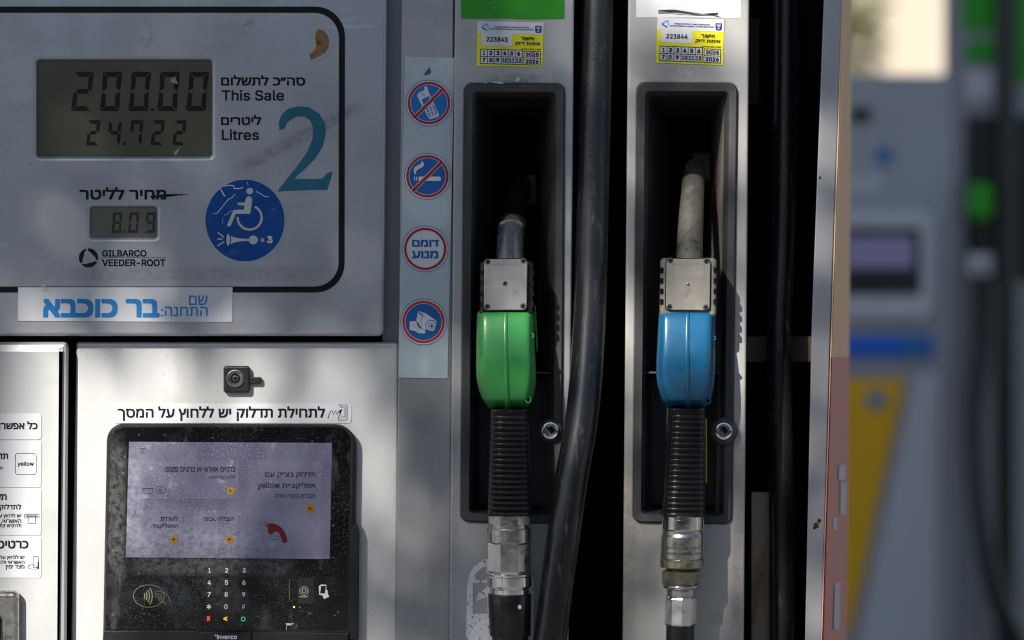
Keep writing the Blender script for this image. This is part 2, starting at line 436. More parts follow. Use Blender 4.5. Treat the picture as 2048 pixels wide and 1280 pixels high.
m_screen = M('lit_screen', (.072, .069, .105), .22, 0, .35, .05, 8, emit=((.20, .19, .36), .07),
             dirt=[(11, .47, .70, (.20, .20, .245), .7, (1, 1, .8)), (560, .53, .68, (.29, .29, .32), .75, (1, 1, 1), 8), (60, .62, .70, (.30, .31, .34), .5)], band=[(px(262, 880), px(262, 1118), .014, (.27, .27, .30), .6), (px(240, 1085), px(560, 1100), .024, (.26, .26, .29), .7), (px(270, 1020), px(420, 1060), .02, (.25, .25, .28), .45)], spots=[(75, .045, .10, (.33, .34, .37), .7, .86), (190, .10, .20, (.30, .31, .33), .5, .90)])
m_card = M('screen_tile', (.088, .084, .124), .22, 0, .35, .05, 8, emit=((.22, .21, .39), .07),
             dirt=[(11, .47, .70, (.21, .21, .25), .7, (1, 1, .8)), (560, .53, .68, (.29, .29, .32), .75, (1, 1, 1), 8), (60, .62, .70, (.30, .31, .34), .5)], band=[(px(262, 880), px(262, 1118), .014, (.27, .27, .30), .6), (px(240, 1085), px(560, 1100), .024, (.26, .26, .29), .7), (px(270, 1020), px(420, 1060), .02, (.25, .25, .28), .45)], spots=[(75, .045, .10, (.33, .34, .37), .7, .86), (190, .10, .20, (.30, .31, .33), .5, .90)])
m_sink = M('screen_ink', (.010, .010, .022), .3, 0, .4, dirt=[(330, .58, .70, (.25, .25, .3), .7, (1, 1, 1), 9)])
m_samber = M('screen_amber', (.34, .175, .010), .3, 0, .4, dirt=[(330, .58, .70, (.25, .22, .15), .7, (1, 1, 1), 9)])
m_sred = M('screen_red', (.17, .008, .012), .3)
m_key = M('key_white', (.55, .56, .57), .4, emit=((1, 1, 1), .05))
m_kred = M('key_red', (.75, .05, .02), .4, emit=((1, .08, .03), .2)); m_kyel = M('key_yellow', (.75, .62, .03), .4, emit=((1, .8, .05), .2))
m_kgrn = M('key_green', (.05, .62, .18), .4, emit=((.1, 1, .3), .2)); m_led = M('green_led', (.2, .8, .1), .4, emit=((.45, 1, .1), 1.2))
m_gold = M('pale_gold_print', (.28, .26, .16), .4)
m_grey = M('icon_grey', (.50, .55, .60), .4)
m_chrome = M('bright_metal', (.80, .80, .80), .13, 1, .5, .15, 60, dirt=[(90, .58, .72, (.20, .18, .15), .5)], rvar=.06)
m_steel = M('worn_steel', (.55, .54, .51), .22, .95, .5, .25, 70, dirt=[(110, .54, .70, (.10, .09, .07), .7)], bump=[(300, .15, .0005, (1, 1, 1))], rvar=.1)
m_brass = M('dull_plated_nut', (.40, .36, .26), .32, .9, .5, .25, 70, dirt=[(90, .54, .70, (.12, .09, .05), .7)], rvar=.1)
m_spout_d = M('worn_spout', (.25, .235, .205), .42, .55, .5, .3, 60, dirt=[(75, .50, .64, (.085, .055, .025), .85, (1, 1, .7), 17), (240, .60, .68, (.05, .045, .04), .6), (50, .62, .7, (.5, .5, .48), .5)],
              bump=[(180, .3, .001, (1, 1, 1))])
m_spout_s = M('clean_spout', (.50, .51, .55), .26, .9, .5, .12, 60, rvar=.08)
m_rubber = M('black_rubber', (.007, .007, .008), .27, 0, .5, .2, 40, dirt=[(140, .60, .70, (.05, .05, .05), .5)])
m_hose = M('hose_rubber', (.014, .014, .016), .27, 0, .5, .25, 30, (1, 1, .3), dirt=[(160, .57, .70, (.075, .073, .07), .8, (1, 1, .15)), (420, .64, .69, (.16, .15, .14), .5, (1, 1, 1), 16)],
           bump=[(700, .25, .0004, (1, 1, .3))])
m_hose_print = M('hose_print', (.006, .006, .006), .6)
m_plate = M('nozzle_plate', (.34, .34, .335), .40, .35, .5, .15, 40, dirt=[(60, .55, .72, (.14, .135, .125), .55), (330, .63, .69, (.06, .06, .055), .6, (1, 1, 1), 20)], rvar=.08, bump=[ORANGE])
m_plate_b = M('grimy_nozzle_plate', (.25, .235, .205), .48, .2, .5, .18, 40, dirt=[(60, .54, .72, (.11, .10, .085), .6), (300, .62, .69, (.045, .04, .035), .7, (1, 1, 1), 20)], bump=[ORANGE])
m_block_b = M('grey_nozzle_block', (.20, .19, .165), .5, .1, .4, .2, 40, dirt=[(80, .55, .7, (.07, .065, .055), .6)])
m_green = M('green_cover', (.040, .29, .065), .30, 0, .5, .10, 26, dirt=[(150, .68, .72, (.012, .03, .012), .8), (55, .60, .74, (.08, .27, .095), .55), (420, .64, .70, (.02, .12, .03), .6, (1, 1, .3), 14), (8, .5, .72, (.025, .17, .045), .5)], bump=[ORANGE], rvar=.05, coat=.15)
m_blue_c = M('blue_cover', (.006, .100, .215), .30, 0, .5, .10, 26, dirt=[(36, .55, .75, (.030, .135, .225), .7), (10, .5, .7, (.006, .075, .17), .5), (300, .66, .71, (.012, .06, .12), .5, (1, 1, 1), 20)], bump=[ORANGE], rvar=.05, coat=.15)
m_screw = M('dark_screw', (.10, .095, .085), .4, .8); m_yline = M('yellow_lever', (.62, .36, .010), .5)
m_tan = M('tan_bracket', (.13, .095, .065), .6, 0, .4, .25, 20, dirt=[(30, .55, .7, (.09, .06, .035), .6)])
m_rustpl = M('rusty_plate', (.42, .34, .25), .6, 0, .4, .2, 16, dirt=[(22, .54, .66, (.20, .085, .025), .9, (1, 1, .35)), (150, .62, .7, (.1, .05, .02), .6)])
m_orange = M('torn_orange', (.33, .165, .045), .5, 0, .4, .3, 60); m_torn = M('torn_paper', (.45, .44, .41), .7); m_tgrey = M('torn_grey', (.10, .125, .14), .5)
m_tape = M('tape_scrap', (.50, .52, .55), .10, 0, .6); m_tape.node_tree.nodes['Principled BSDF'].inputs['Alpha'].default_value = .45
m_residue = M('label_residue', (.70, .72, .74), .6, 0, .4, dirt=[(240, .54, .62, (.05, .05, .05), .8, (1, 1, 1), 22)])
m_boardy = M('glare_yellow_board', (.88, .55, .34), .75, 0, .08, .06, 8, (1, 1, .1)); m_boardr = M('glare_red_board', (.72, .32, .26), .75, 0, .08, .06, 8, (1, 1, .2))  # yellow and red board paint, paled to carry grazing glare
m_edgey = M('amber_edge', (.75, .36, .015), .4); m_edger = M('crimson_edge', (.62, .015, .05), .4); m_edger2 = M('pale_edge', (.6, .45, .45), .4)
m_bwhite = M('board_lettering', (.60, .52, .54), .6, 0, .2)

# ------------------------------------------------------------------ setting: ground, canopy, far things
gm = M('concrete_ground', (.13, .128, .125), .85, 0, .3, .25, 1.2, dirt=[(4, .5, .7, (.12, .115, .11), .6)], bump=[(40, .3, .01, (1, 1, 1))])
mb = MB(); mb.raw([(-150, -150, 0), (150, -150, 0), (150, 150, 0), (-150, 150, 0)], [(0, 1, 2, 3)], gm); mb.build('ground', kind='structure', fixn=False)
am = M('asphalt', (.05, .05, .052), .9, 0, .3, .2, 2, bump=[(80, .4, .01, (1, 1, 1))])
mb = MB(); mb.raw([(-60, 5.2, .004), (60, 5.2, .004), (60, 9, .004), (-60, 9, .004)], [(0, 1, 2, 3)], am); mb.build('road', kind='structure', fixn=False)

cm = M('canopy_paint', (.55, .55, .54), .6); cs = M('canopy_soffit', (.24, .24, .245), .6)
can = thing('shade_canopy', (0, -1.2, 0), 'flat white canopy slab out of view, added to shade the far pump', 'canopy')  # added out of view, its depth chosen to shade the far pump
mb = MB(); mb.box((-9, -2.35, 4.5), (9, -.15, 5.0), cm); mb.build('roof_slab', can)
mb = MB(); mb.box((-8.9, -2.28, 4.46), (8.9, -.22, 4.497), cs); mb.build('soffit', can)
for cx in (-6.5, 7.2):
    mb = MB(); mb.box((cx - .2, -1.4, 0), (cx + .2, -1.0, 4.45), cm); mb.build('column', can)

# ------------------------------------------------------------------ fuel dispenser: fixed body
fd = thing('fuel_dispenser', (0, .25, 0), 'grey metal fuel dispenser in sharp focus with sale display and two nozzle bays', 'fuel dispenser')
# cabinet body behind the fronts
mb = MB()
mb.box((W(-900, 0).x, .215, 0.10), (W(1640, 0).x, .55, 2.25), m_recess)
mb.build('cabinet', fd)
mb = MB()
mb.box((W(-900, 0).x, -.02, 0.0), (W(1660, 0).x, .56, .10), m_edge); mb.build('plinth', fd)

# display panel with openings
mb = MB(0.0)
LCD = rrect(74, 120.6, 423.7, 313, 7); LCD2 = rrect(181, 414.5, 314, 474.7, 6)
mb.fill([rquad([(-900, -420), (778, -420), (768, 672), (-900, 672)], (0, 0, 12, 0)), LCD, LCD2], m_panel, 0, .034, .004, seg=3)
panel = mb.build('display_panel', fd)
mb = MB(0.0)
bo = rquad([(-880, 13), (690, 13), (689, 585), (-880, 585)], (60, 60, 58, 60), 10); bi = rquad([(-868, 25.5), (678, 25.5), (677, 573), (-868, 573)], (50, 50, 48, 50), 10)
mb.fill([bo, bi], m_border, .0003); mb.build('black_border', panel)
for lines in ((('סה״כ לתשלום', (442, 150.5, 610.5, 171.5), .035), ('This Sale', (443.5, 180, 568, 201.5), .018)), (('ליטרים', (442, 230, 522.5, 250.5), .035), ('Litres', (443.5, 259, 518, 280.5), .018)), (('מחיר לליטר', (159, 374.5, 332.5, 399.5), .035),)):
    mb = MB(0.0)
    for t_, b_, w_ in lines: mb.text(t_, b_, m_ink, .0003, w_)
    if len(lines) == 1: mb.fill([(300, 392), (330, 388), (380, 388.5), (332, 394), (302, 396)], m_ink, .0003)
    mb.build('printed_caption', panel)
mb = MB(0.0)
for a in (0, 120, 240):      # maker's mark: three swirling blades round a pale six-sided centre
    o_ = arc(176.9, 515.8, 19.2, a - 95, a + 15, 14); i_ = [(176.9 + r * math.cos(rad(t)), 515.8 + r * math.sin(rad(t))) for t, r in [(a + 15 - 110 * k / 8, 18.4 - 8.2 * math.sin(math.pi * (.06 + .8 * k / 8)) ) for k in range(9)]]
    mb.fill(o_ + i_, m_ink, .0003)
mb.text('GILBARCO', (204, 500, 293, 513.4), m_ink, .0003, .03); mb.line([(203, 515.5), (331, 515.5)], 1.0, m_ink, .0003)
mb.text('VEEDER-ROOT', (204, 518.4, 330.8, 532.6), m_ink, .0003, .03)
mb.build('maker_logo', panel)
mb = MB(0.0)
mb.fill(MPS(z1, [(1590, 740), (1586, 700), (1600, 655), (1640, 618), (1700, 604), (1760, 610), (1815, 645), (1848, 700), (1853, 760), (1835, 835), (1790, 905), (1735, 960), (1690, 1000), (1678, 1018), (1790, 1018), (1835, 1015), (1862, 985), (1893, 975), (1880, 1025), (1862, 1080), (1700, 1083), (1580, 1090), (1590, 1070), (1680, 960), (1745, 870), (1778, 790), (1782, 730), (1765, 685), (1730, 662), (1685, 664), (1640, 690), (1615, 735)]), m_teal, .0003)
mb.build('painted_numeral', panel)
# LCD units
def lcd(name, loop, rim, mat, d=.0035):
    mb = MB(d); mb.fill(rim, mat, 0, .003); return mb.build(name, fd)
s1 = lcd('sale_display', LCD, rrect(72, 118.6, 425.7, 315, 7), m_lcd); s2 = lcd('price_display', LCD2, rrect(179, 412.5, 316, 476.7, 6), m_lcd2)
def seg7(mb, x0, y0, x1, y1, segs, t, mat, sk=.085, z=.0003):
    """seven segment digit in the slanted box (x0..x1 at its foot)"""
    g = t * .10; ym = (y0 + y1) / 2; h = t / 2
    P = lambda pts: [(x + sk * (y1 - y), y) for x, y in pts]
    w_ = x1 - x0 - sk * (y1 - y0); X1 = x0 + w_
    S_ = {'a': [(x0 + g, y0), (X1 - g, y0), (X1 - t - g, y0 + t), (x0 + t + g, y0 + t)], 'd': [(x0 + t + g, y1 - t), (X1 - t - g, y1 - t), (X1 - g, y1), (x0 + g, y1)],
          'f': [(x0, y0 + g), (x0 + t, y0 + t + g), (x0 + t, ym - h - g), (x0 + h * .3, ym - g)], 'b': [(X1, y0 + g), (X1 - h * .3, ym - g), (X1 - t, ym - h - g), (X1 - t, y0 + t + g)],
          'e': [(x0 + h * .3, ym + g), (x0 + t, ym + h + g), (x0 + t, y1 - t - g), (x0, y1 - g)], 'c': [(X1 - h * .3, ym + g), (X1, y1 - g), (X1 - t, y1 - t - g), (X1 - t, ym + h + g)],
          'g': [(x0 + h + g, ym), (x0 + t + g, ym - h), (X1 - t - g, ym - h), (X1 - h - g, ym), (X1 - t - g, ym + h), (x0 + t + g, ym + h)]}
    for k in segs: mb.fill(P(S_[k]), mat, z)
SEG = {'0': 'abcdef', '2': 'abged', '4': 'fgbc', '7': 'fabc', '8': 'abcdefg', '9': 'abcdfg'}
mb = MB(.0035)
for ch, x0, x1 in (('2', 142, 188), ('0', 199.5, 245), ('0', 256.5, 302.5), ('0', 314, 360), ('0', 372, 418)): seg7(mb, x0, 143.5, x1, 222, SEG[ch], 10, m_seg)
mb.fill(rrect(302, 216, 308, 222, 1), m_seg, .0003)
mb.build('sale_digits', s1)
mb = MB(.0035)
for ch, x0, x1 in (('2', 172, 201), ('4', 213.5, 244), ('7', 257.5, 287.5), ('2', 301, 330), ('2', 344.5, 373.5)): seg7(mb, x0, 240.5, x1, 290.5, SEG[ch], 7, m_seg)
mb.fill(rrect(246, 284.5, 252, 290.5, 1), m_seg, .0003)
mb.build('litre_digits', s1)
mb = MB(.0035)
for ch, x0, x1 in (('8', 223, 245), ('0', 256, 278.5), ('9', 290, 312)): seg7(mb, x0, 425, x1, 465.5, SEG[ch], 5, m_seg2, .07)
mb.fill(rrect(247, 461, 251, 465.5, 1), m_seg2, .0003)
mb.build('price_digits', s2)

# side face strip between display panel and trim column
mb = MB(.030); mb.fill([(768, -420), (812, -420), (800, 700), (765, 700)], m_edge, 0, .02); mb.build('panel_return', fd)
# lower panel
mb = MB(.018); mb.fill(rquad([(153, 684), (797, 684), (791, 2300), (126, 2300)], (6, 10, 0, 0)), m_lower, 0, .03, .003, seg=3); low = mb.build('lower_panel', fd)
# card reader door
mb = MB(.0); mb.fill(rquad([(-900, 684), (137, 684), (127, 2300), (-900, 2300)], (0, 10, 0, 0)), m_door, 0, .04, .0095, seg=1); door = mb.build('card_reader_door', fd)
mb = MB(.0); bz = rquad([(-200, 1180), (39, 1180), (40, 1600), (-200, 1600)], (16, 14, 14, 16)); bz2 = rquad([(-170, 1236), (2, 1236), (2, 1560), (-170, 1560)], 6)
mb.fill([bz, bz2], m_steel, .012, .014, .006, seg=3); bzo = mb.build('slot_bezel', door)
mb = MB(.0); mb.fill(bz2, m_gap, .0005); mb.build('slot_opening', bzo)
# cam lock on the lower panel
mb = MB(.018)
mb.fill(rrect(447, 731.7, 499.5, 785.5, 6), m_case, .007, .008, .002); lk = mb.build('cam_lock', low)
mb = MB(.018); mb.fill(rrect(496, 754, 523, 768, 3), m_case, .005, .004, .001); mb.build('latch_tab', lk)
mb = MB(.018)
def disc(mb, cx, cy, r, mat, z, th, bev=.0008, n=40): mb.fill(circ(cx, cy, r, n=n), mat, z, th, bev)
disc(mb, 470.5, 757, 18, m_steel, .0085, .002); mb.fill([circ(470.5, 757, 9.5), circ(470.5, 757, 6.5)], m_gap, .0088); disc(mb, 470.5, 757, 5.5, m_chrome, .0095, .0015, .0004)
mb.fill(rrect(468.5, 745, 472.5, 749, 1), m_gap, .0089)
mb.build('key_barrel', lk)

# trim column, nozzle columns
mb = MB(.010); mb.fill([(806, -420), (910, -420), (894, 2300), (784, 2300)], m_trim, 0, .03, .0015); mb.build('trim_column', fd)
GB = [rquad([(930, 168), (1128.5, 168.5), (1121.5, 1046), (922.5, 1042)], 15)]
BB = [rquad([(1275, 166.5), (1474, 167.5), (1462.5, 1047), (1266.5, 1043)], 15)]
mb = MB(0); mb.fill([[(913.5, -420), (1152, -420), (1128, 2300), (889, 2300)]] + GB, m_column, 0, .05, .0022, seg=3); colg = mb.build('nozzle_column', fd)
mb = MB(0); mb.fill([[(1260, -420), (1502, -420), (1479, 2300), (1236, 2300)]] + BB, m_column_b, 0, .05, .0022, seg=3); colb = mb.build('nozzle_column', fd)
for o in (colg, colb): pass
# dark returns of the columns
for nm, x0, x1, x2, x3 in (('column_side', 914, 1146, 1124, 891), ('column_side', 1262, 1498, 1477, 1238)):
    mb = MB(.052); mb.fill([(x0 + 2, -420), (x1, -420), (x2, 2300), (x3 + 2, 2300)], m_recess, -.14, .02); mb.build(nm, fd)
    for (a, b) in ((x0 + 3, x3 + 3), (x1 - 3, x2 - 3)):
        pass
def boot(corners, back, mats):
    c = [Vector(p) for p in corners]
    def ins(l, t, r, b): return [c[0] + Vector((l, t)), c[1] + Vector((-r, t)), c[2] + Vector((-r, -b)), c[3] + Vector((l, -b))]
    n = 6
    def ring(q, r, d): return [W(p[0], p[1], d) for p in rquad([tuple(v) for v in q], r, n)]
    bx0, by0, bx1, by1 = back
    R = [ring(ins(-1, -1, -1, -1), 15, .004), ring(ins(-.5, -.5, -.5, -.5), 15, -.0035), ring(ins(1.5, 1.5, 1.5, 1.5), 14, -.005), ring(ins(15, 15, 15, 15), 10, -.004), ring(ins(20, 19, 20, 17), 9, .001), ring(ins(23, 25, 25, 20), 8, .012)]
    mb = MB(); mb.loft(R, mats[0], True, False, False, True)
    lean = c[3].x - c[0].x
    B = [Vector((bx0, by0)), Vector((bx1, by0)), Vector((bx1 + lean, by1)), Vector((bx0 + lean, by1))]
    A_, B_ = R[-1], ring(B, 6, .15); nn = len(A_)
    for mt, idx in ((mats[1], range(3, 10)), (m_bootin, [j for j in range(nn) if j not in range(3, 10)])):  # right wall coloured apart from the rest, as light falls on it
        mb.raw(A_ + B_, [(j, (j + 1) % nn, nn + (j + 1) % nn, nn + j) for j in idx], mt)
    mb.loft([ring(B, 6, .15), [p + Vector((0, .002, 0)) for p in ring(B, 6, .15)]], m_gap, True, False, True, False)  # back closed in near-black: depth shade put into colour
    o = mb.build('nozzle_boot', fd, autosmooth=50)
    return o
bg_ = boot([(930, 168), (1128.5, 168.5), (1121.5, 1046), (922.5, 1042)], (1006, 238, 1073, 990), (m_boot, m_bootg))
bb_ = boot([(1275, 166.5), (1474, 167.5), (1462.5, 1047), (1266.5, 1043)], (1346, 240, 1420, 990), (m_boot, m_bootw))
for o, x0, y0 in ((bg_, 1035, 350), (bb_, 1384, 305)):    # small latch block deep inside and ledge across the pocket
    mb = MB(.10); mb.fill(rrect(x0, y0, x0 + 38, y0 + 60, 3), m_bootg, 0, .03, .002); mb.build('latch_block', o)
for o, x0, x1 in ((bg_, 942, 1108), (bb_, 1287, 1450)):
    mb = MB(.008); mb.fill(rrect(x0, 743, x1, 748, 2), m_boot, 0, .09, .001); mb.build('rest_ledge', o)
    mb = MB(.040); mb.fill([(x0 + 4, 752), (x1 - 4, 752), (x1 - 8, 1015), (x0 + 2, 1012)], m_bootin, 0, .02, .003); mb.build('pocket_back', o)
for o, cx, cy, rb in ((bg_, 1101, 861, 24), (bb_, 1447.5, 862, 28)):
    mb = MB(0)
    mb.fill(circ(cx, cy, rb, n=36), m_boot, .010, .02, .004, seg=3)
    lo = mb.build('boot_lock', o)
    mb = MB(0); mb.fill([circ(cx, cy, 17.5), circ(cx, cy, 12.5)], m_chrome, .0125, .004, .0012); disc(mb, cx, cy, 12.8, m_steel, .0108, .002, .0003)
    mb.fill([(cx - 10, cy - 4), (cx + 2, cy - 9), (cx + 9, cy - 1), (cx + 2, cy + 8), (cx - 2, cy + 1)], m_gap, .0110)
    mb.fill([(cx - 9, cy - 4), (cx - 6, cy - 8), (cx + 2, cy + 2), (cx, cy + 4)], m_chrome, .0114, .0004); mb.build('key_barrel', lo)

# recess between and beside the columns
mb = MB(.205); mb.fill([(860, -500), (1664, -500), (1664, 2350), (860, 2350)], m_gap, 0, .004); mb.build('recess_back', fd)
mb = MB(.12); mb.fill([(1478, 673), (1650, 673), (1650, 724), (1478, 724)], m_tan, 0, .006, .001); mb.build('cross_bracket', fd)
mb = MB(.10); mb.fill([(1503, 984), (1539, 984), (1537, 2300), (1500, 2300)], m_rustpl, 0, .006, .001); mb.build('rusty_upright', fd)
mb = MB(.14); mb.fill([(1490, 36), (1521, 36), (1521, 210), (1490, 210)], m_recess, 0, .03, .002); mb.build('mount_block', fd)
# end post and board
mb = MB(0); mb.fill([(1662, -420), (1699, -420), (1684.5, 0), (1661, 640), (1642.5, 1280), (1612, 2300), (1576, 2300), (1610, 1280), (1623.5, 640), (1647.5, 0)], m_post, .0, .03, .0012); post = mb.build('end_post', fd)
xr = lambda y: 1684.5 + (1642.5 - 1684.5) * y / 1280
xb = lambda y: 1704.5 - 10.5 * y / 1280
def strip(name, y0, y1, mat, parent=fd, u0=0, u1=1, off=0.0, nseg=6):
    mb = MB(); rows = []
    for i in range(nseg + 1):
        y = y0 + (y1 - y0) * i / nseg
        a = W(xr(y) + 1.5, y, .0); b = W(xb(y), y, .34)
        rows.append([a.lerp(b, u0) + Vector((off, 0, 0)), a.lerp(b, u1) + Vector((off, 0, 0))])
    vs = [p for r in rows for p in r]; vs2 = [p - Vector((.0012, 0, 0)) for p in vs] if off == 0 else []
    fs = [(2 * i, 2 * i + 1, 2 * i + 3, 2 * i + 2) for i in range(nseg)]
    mb.raw(vs, fs, mat)
    if vs2:
        n = len(vs); mb.raw(vs + vs2, [tuple(n + k for k in f[::-1]) for f in fs], m_recess); mb.raw(vs + vs2, [(2 * i + 1, 2 * i + 1 + n, 2 * i + 3 + n, 2 * i + 3) for i in range(nseg)] + [(2 * i, 2 * i + 2, 2 * i + 2 + n, 2 * i + n) for i in range(nseg)], mat)
    return mb.build(name, parent, fixn=False)
side = strip('side_panel', -420, 714, m_boardy); side2 = strip('side_panel', 714, 2300, m_boardr)
side['label'] = 'upper side panel, yellow paled by glare put into its colour'; side2['label'] = 'lower side panel, red paled by glare put into its colour'
for x, y, rr, q in ((1640, 355, 3.2, 0), (1631, 1052, 6.0, 1), (1638, 1042, 3.6, 2)):
    mb = MB(0); mb.fill([(x + rr * (1 + .35 * math.sin(3 * a + q)) * math.cos(a) * (.7 + .2 * q % 1), y + rr * 1.25 * (1 + .3 * math.cos(2 * a + q)) * math.sin(a)) for a in [2 * math.pi * i / 18 for i in range(18)]], M('rust_brown', (.10, .035, .012), .9, 0, .2, .4, 300), .0003); mb.build('rust_spot', post)
strip('edge_trim', -420, 714, m_edgey, side, 0.0, .022, .001); strip('edge_trim', 714, 2300, m_edger, side2, 0.0, .035, .001)
def bl(y0, y1, u0, u1): strip('side_lettering', y0, y1, m_bwhite, side2, u0, u1, .0012, 1)
bl(930, 960, .45, .80); bl(965, 1030, .55, .85); bl(1035, 1060, .25, .42); bl(1165, 1260, .38, .62)

# ------------------------------------------------------------------ stickers
# station name
mb = MB(0); mb.fill([(36, 574.5), (465, 574.5), (464.5, 644), (36, 642)], m_paper, .0007, .0004)
st = thing('name_sticker', W(250, 609), 'white oblong sticker lettered in blue below the sale display', 'sticker')
mb.build('backing', st)
mb = MB(0); mb.text('בר כוכבא', (86, 598, 319, 634.8), m_skyb, .0010, .045); mb.text('שם', (378, 591, 415, 610), m_skyb, .0010, .005); mb.text('התחנה:', (321.7, 613.5, 415, 632.8), m_skyb, .0010, .005)
mb.build('lettering', st)
# accessibility sticker
st = thing('round_sticker', W(490, 441), 'round blue wrinkled sticker with wheelchair and horn under the teal numeral', 'sticker')
c0 = (490, 441)
mb = MB(0); mb.fill([circ(490, 441, 80.5, 83, n=72), circ(490, 441, 79.2, 81.7, n=72)], m_picto, .0006); mb.build('white_rim', st)
mb = MB(0)
rings = []
for r in range(0, 13):
    row = []
    for k in range(72):
        a = 2 * math.pi * k / 72; rr_ = r / 12
        x, y = 490 + 79.4 * rr_ * math.cos(a), 441 + 81.9 * rr_ * math.sin(a)
        row.append(W(x, y, -.0006))
    rings.append(row)
mb.loft(rings[1:], m_blue, True, True, False, True); mb.build('blue_disc', st)
mb = MB(0); zc = .0009
F = lambda pts: mb.fill(MPS(w1, pts), m_picto, zc)
F(circ(706, 228, 47)); F([(648, 350), (655, 325), (675, 308), (705, 303), (728, 314), (742, 340), (741, 370), (714, 552), (510, 552), (438, 720), (420, 732), (395, 730), (384, 715), (470, 510), (490, 494), (625, 492), (634, 432), (560, 430), (540, 418), (528, 395), (635, 392)])
mb.fill(stroke(MPS(w1, arc(706, 605, 171, -64, 183, 40)), 4.3), m_picto, zc)
F(circ(400, 920, 25, 82)); F([(437, 862), (470, 880), (530, 897), (600, 905), (700, 907), (700, 938), (600, 942), (530, 950), (470, 968), (434, 984), (444, 925)]); F(circ(758, 923, 65, 63))
for p in ([(252, 815), (342, 885)], [(245, 911), (318, 911)], [(252, 1008), (345, 945)]): mb.line(MPS(w1, p), 2.4, m_picto, zc)
for p in ([(866, 900), (912, 948)], [(912, 900), (866, 948)]): mb.line(MPS(w1, p), 2.4, m_picto, zc)
x0, y0 = w1(950, 866); x1, y1 = w1(1032, 970); mb.text('3', (x0, y0, x1, y1), m_picto, zc, .05)
mb.build('pictogram', st)
mb = MB(0)
for p, wd in (([(345, 160), (400, 145), (470, 150), (490, 175)], 1.6), ([(470, 185), (530, 195), (580, 188), (618, 172)], 1.6), ([(288, 195), (320, 245), (352, 305)], 1.8), ([(500, 268), (455, 325), (405, 345), (320, 450), (240, 545)], 1.3),
              ([(185, 545), (240, 545)], .8), ([(800, 235), (860, 265), (920, 303), (975, 310)], 1.2), ([(460, 505), (420, 525), (390, 560), (345, 570)], .8), ([(672, 100), (685, 150)], .8), ([(330, 600), (318, 690)], .5), ([(1045, 480), (1055, 500)], 1.2)):
    mb.fill(stroke(MPS(w1, p), wd), m_crease, .0008)  # pale strokes: glints along the creases, put into colour
mb.build('crease_glints', st)
# torn sticker
st = thing('torn_sticker', W(640, 84), 'torn orange and grey scrap of a round sticker in the display corner', 'sticker')
mb = MB(0); mb.fill(MPS(z1, [(1800, 128), (1822, 130), (1850, 148), (1875, 180), (1888, 225), (1884, 262), (1872, 290), (1852, 318), (1830, 335), (1802, 350), (1780, 353), (1757, 348), (1754, 335), (1760, 300), (1776, 282), (1785, 262), (1783, 245), (1772, 236), (1778, 205), (1786, 178), (1785, 150)]), m_torn, .0007, .0004); mb.build('torn_edge', st)
mb = MB(0); mb.fill(MPS(z1, [(1806, 165), (1840, 172), (1862, 200), (1874, 226), (1868, 270), (1850, 300), (1815, 322), (1785, 338), (1764, 338), (1768, 305), (1790, 285), (1800, 262), (1798, 236), (1790, 215), (1797, 190)]), m_orange, .0009)
mb.fill(MPS(z1, [(1840, 175), (1862, 200), (1874, 226), (1842, 205)]), m_tgrey, .0011); mb.fill(MPS(z1, [(1764, 338), (1762, 300), (1795, 312)]), m_tgrey, .0011); mb.fill(MPS(z1, [(1868, 258), (1848, 302), (1825, 280)]), m_tgrey, .0011)
mb.fill([circ(*z1(1814, 245), 6.5, 5, n=20), circ(*z1(1814, 245), 5.7, 4.3, n=20)], m_ink, .0011); mb.text('CK', (633.6, 84, 641.6, 88), m_ink, .0011, .02); mb.build('printed_face', st)
# strip of prohibition signs
SQ = [(809.5, 113), (908.8, 115.5), (895, 757), (796.4, 755)]
st = thing('sign_strip', W(850, 435), 'pale blue upright strip carrying four round safety signs beside the green nozzle', 'sign')
mb = MB(.010); mb.fill(SQ, m_strip, .0012, .001); mb.build('backing', st)
def roundsign(cx, cy, inner, slash, red, lab, picto, dred=0):
    mb = MB(.010)
    mb.fill([circ(cx, cy, 46.3, n=64), circ(cx, cy, 45.2, n=64)], m_signblue2, .0018); mb.fill(circ(cx, cy, 45.2, n=64), m_white, .0015)
    mb.fill([circ(cx, cy, 42.4, n=64), circ(cx, cy, 37.6 - dred, n=64)], red, .0018)
    mb.fill(circ(cx, cy, 36.2 - dred, n=64), inner, .0018)
    s = mb.build('round_sign', st); s['label'] = lab
    mb = MB(.010); picto(mb); mb.build('pictogram', s)
    if slash:
        mb = MB(.010); a, b = slash; mb.line([a, b], 8.6, m_white, .0024); mb.line([a, b], 6.0, red, .0027); mb.build('slash', s)
def p_phone(mb):
    F = lambda p, m=m_white, z=.0021: mb.fill(MPS(z5, p), m, z)
    F([(165, 578), (178, 562), (212, 548), (208, 532), (214, 525), (224, 526), (237, 562), (244, 580), (300, 696), (294, 712), (245, 727), (234, 718), (170, 596)])
    F([(193, 607), (238, 585), (252, 618), (207, 644)], m_signblue, .0023)
    for r in range(4):
        for c in range(3):
            x, y = 226 + c * 20 + r * 5.5, 665 - c * 9 + r * 14
            F(circ(x, y, 8, 4.5, n=12), m_signblue, .0023)
    for r in range(3): F(circ(196 + r * 6, 570 + r * 7, 3, n=8), m_signblue, .0023)
roundsign(857.8, 206, m_signblue, (z5(318, 546), z5(155, 710)), m_red, 'round sign forbidding mobile phones', p_phone)
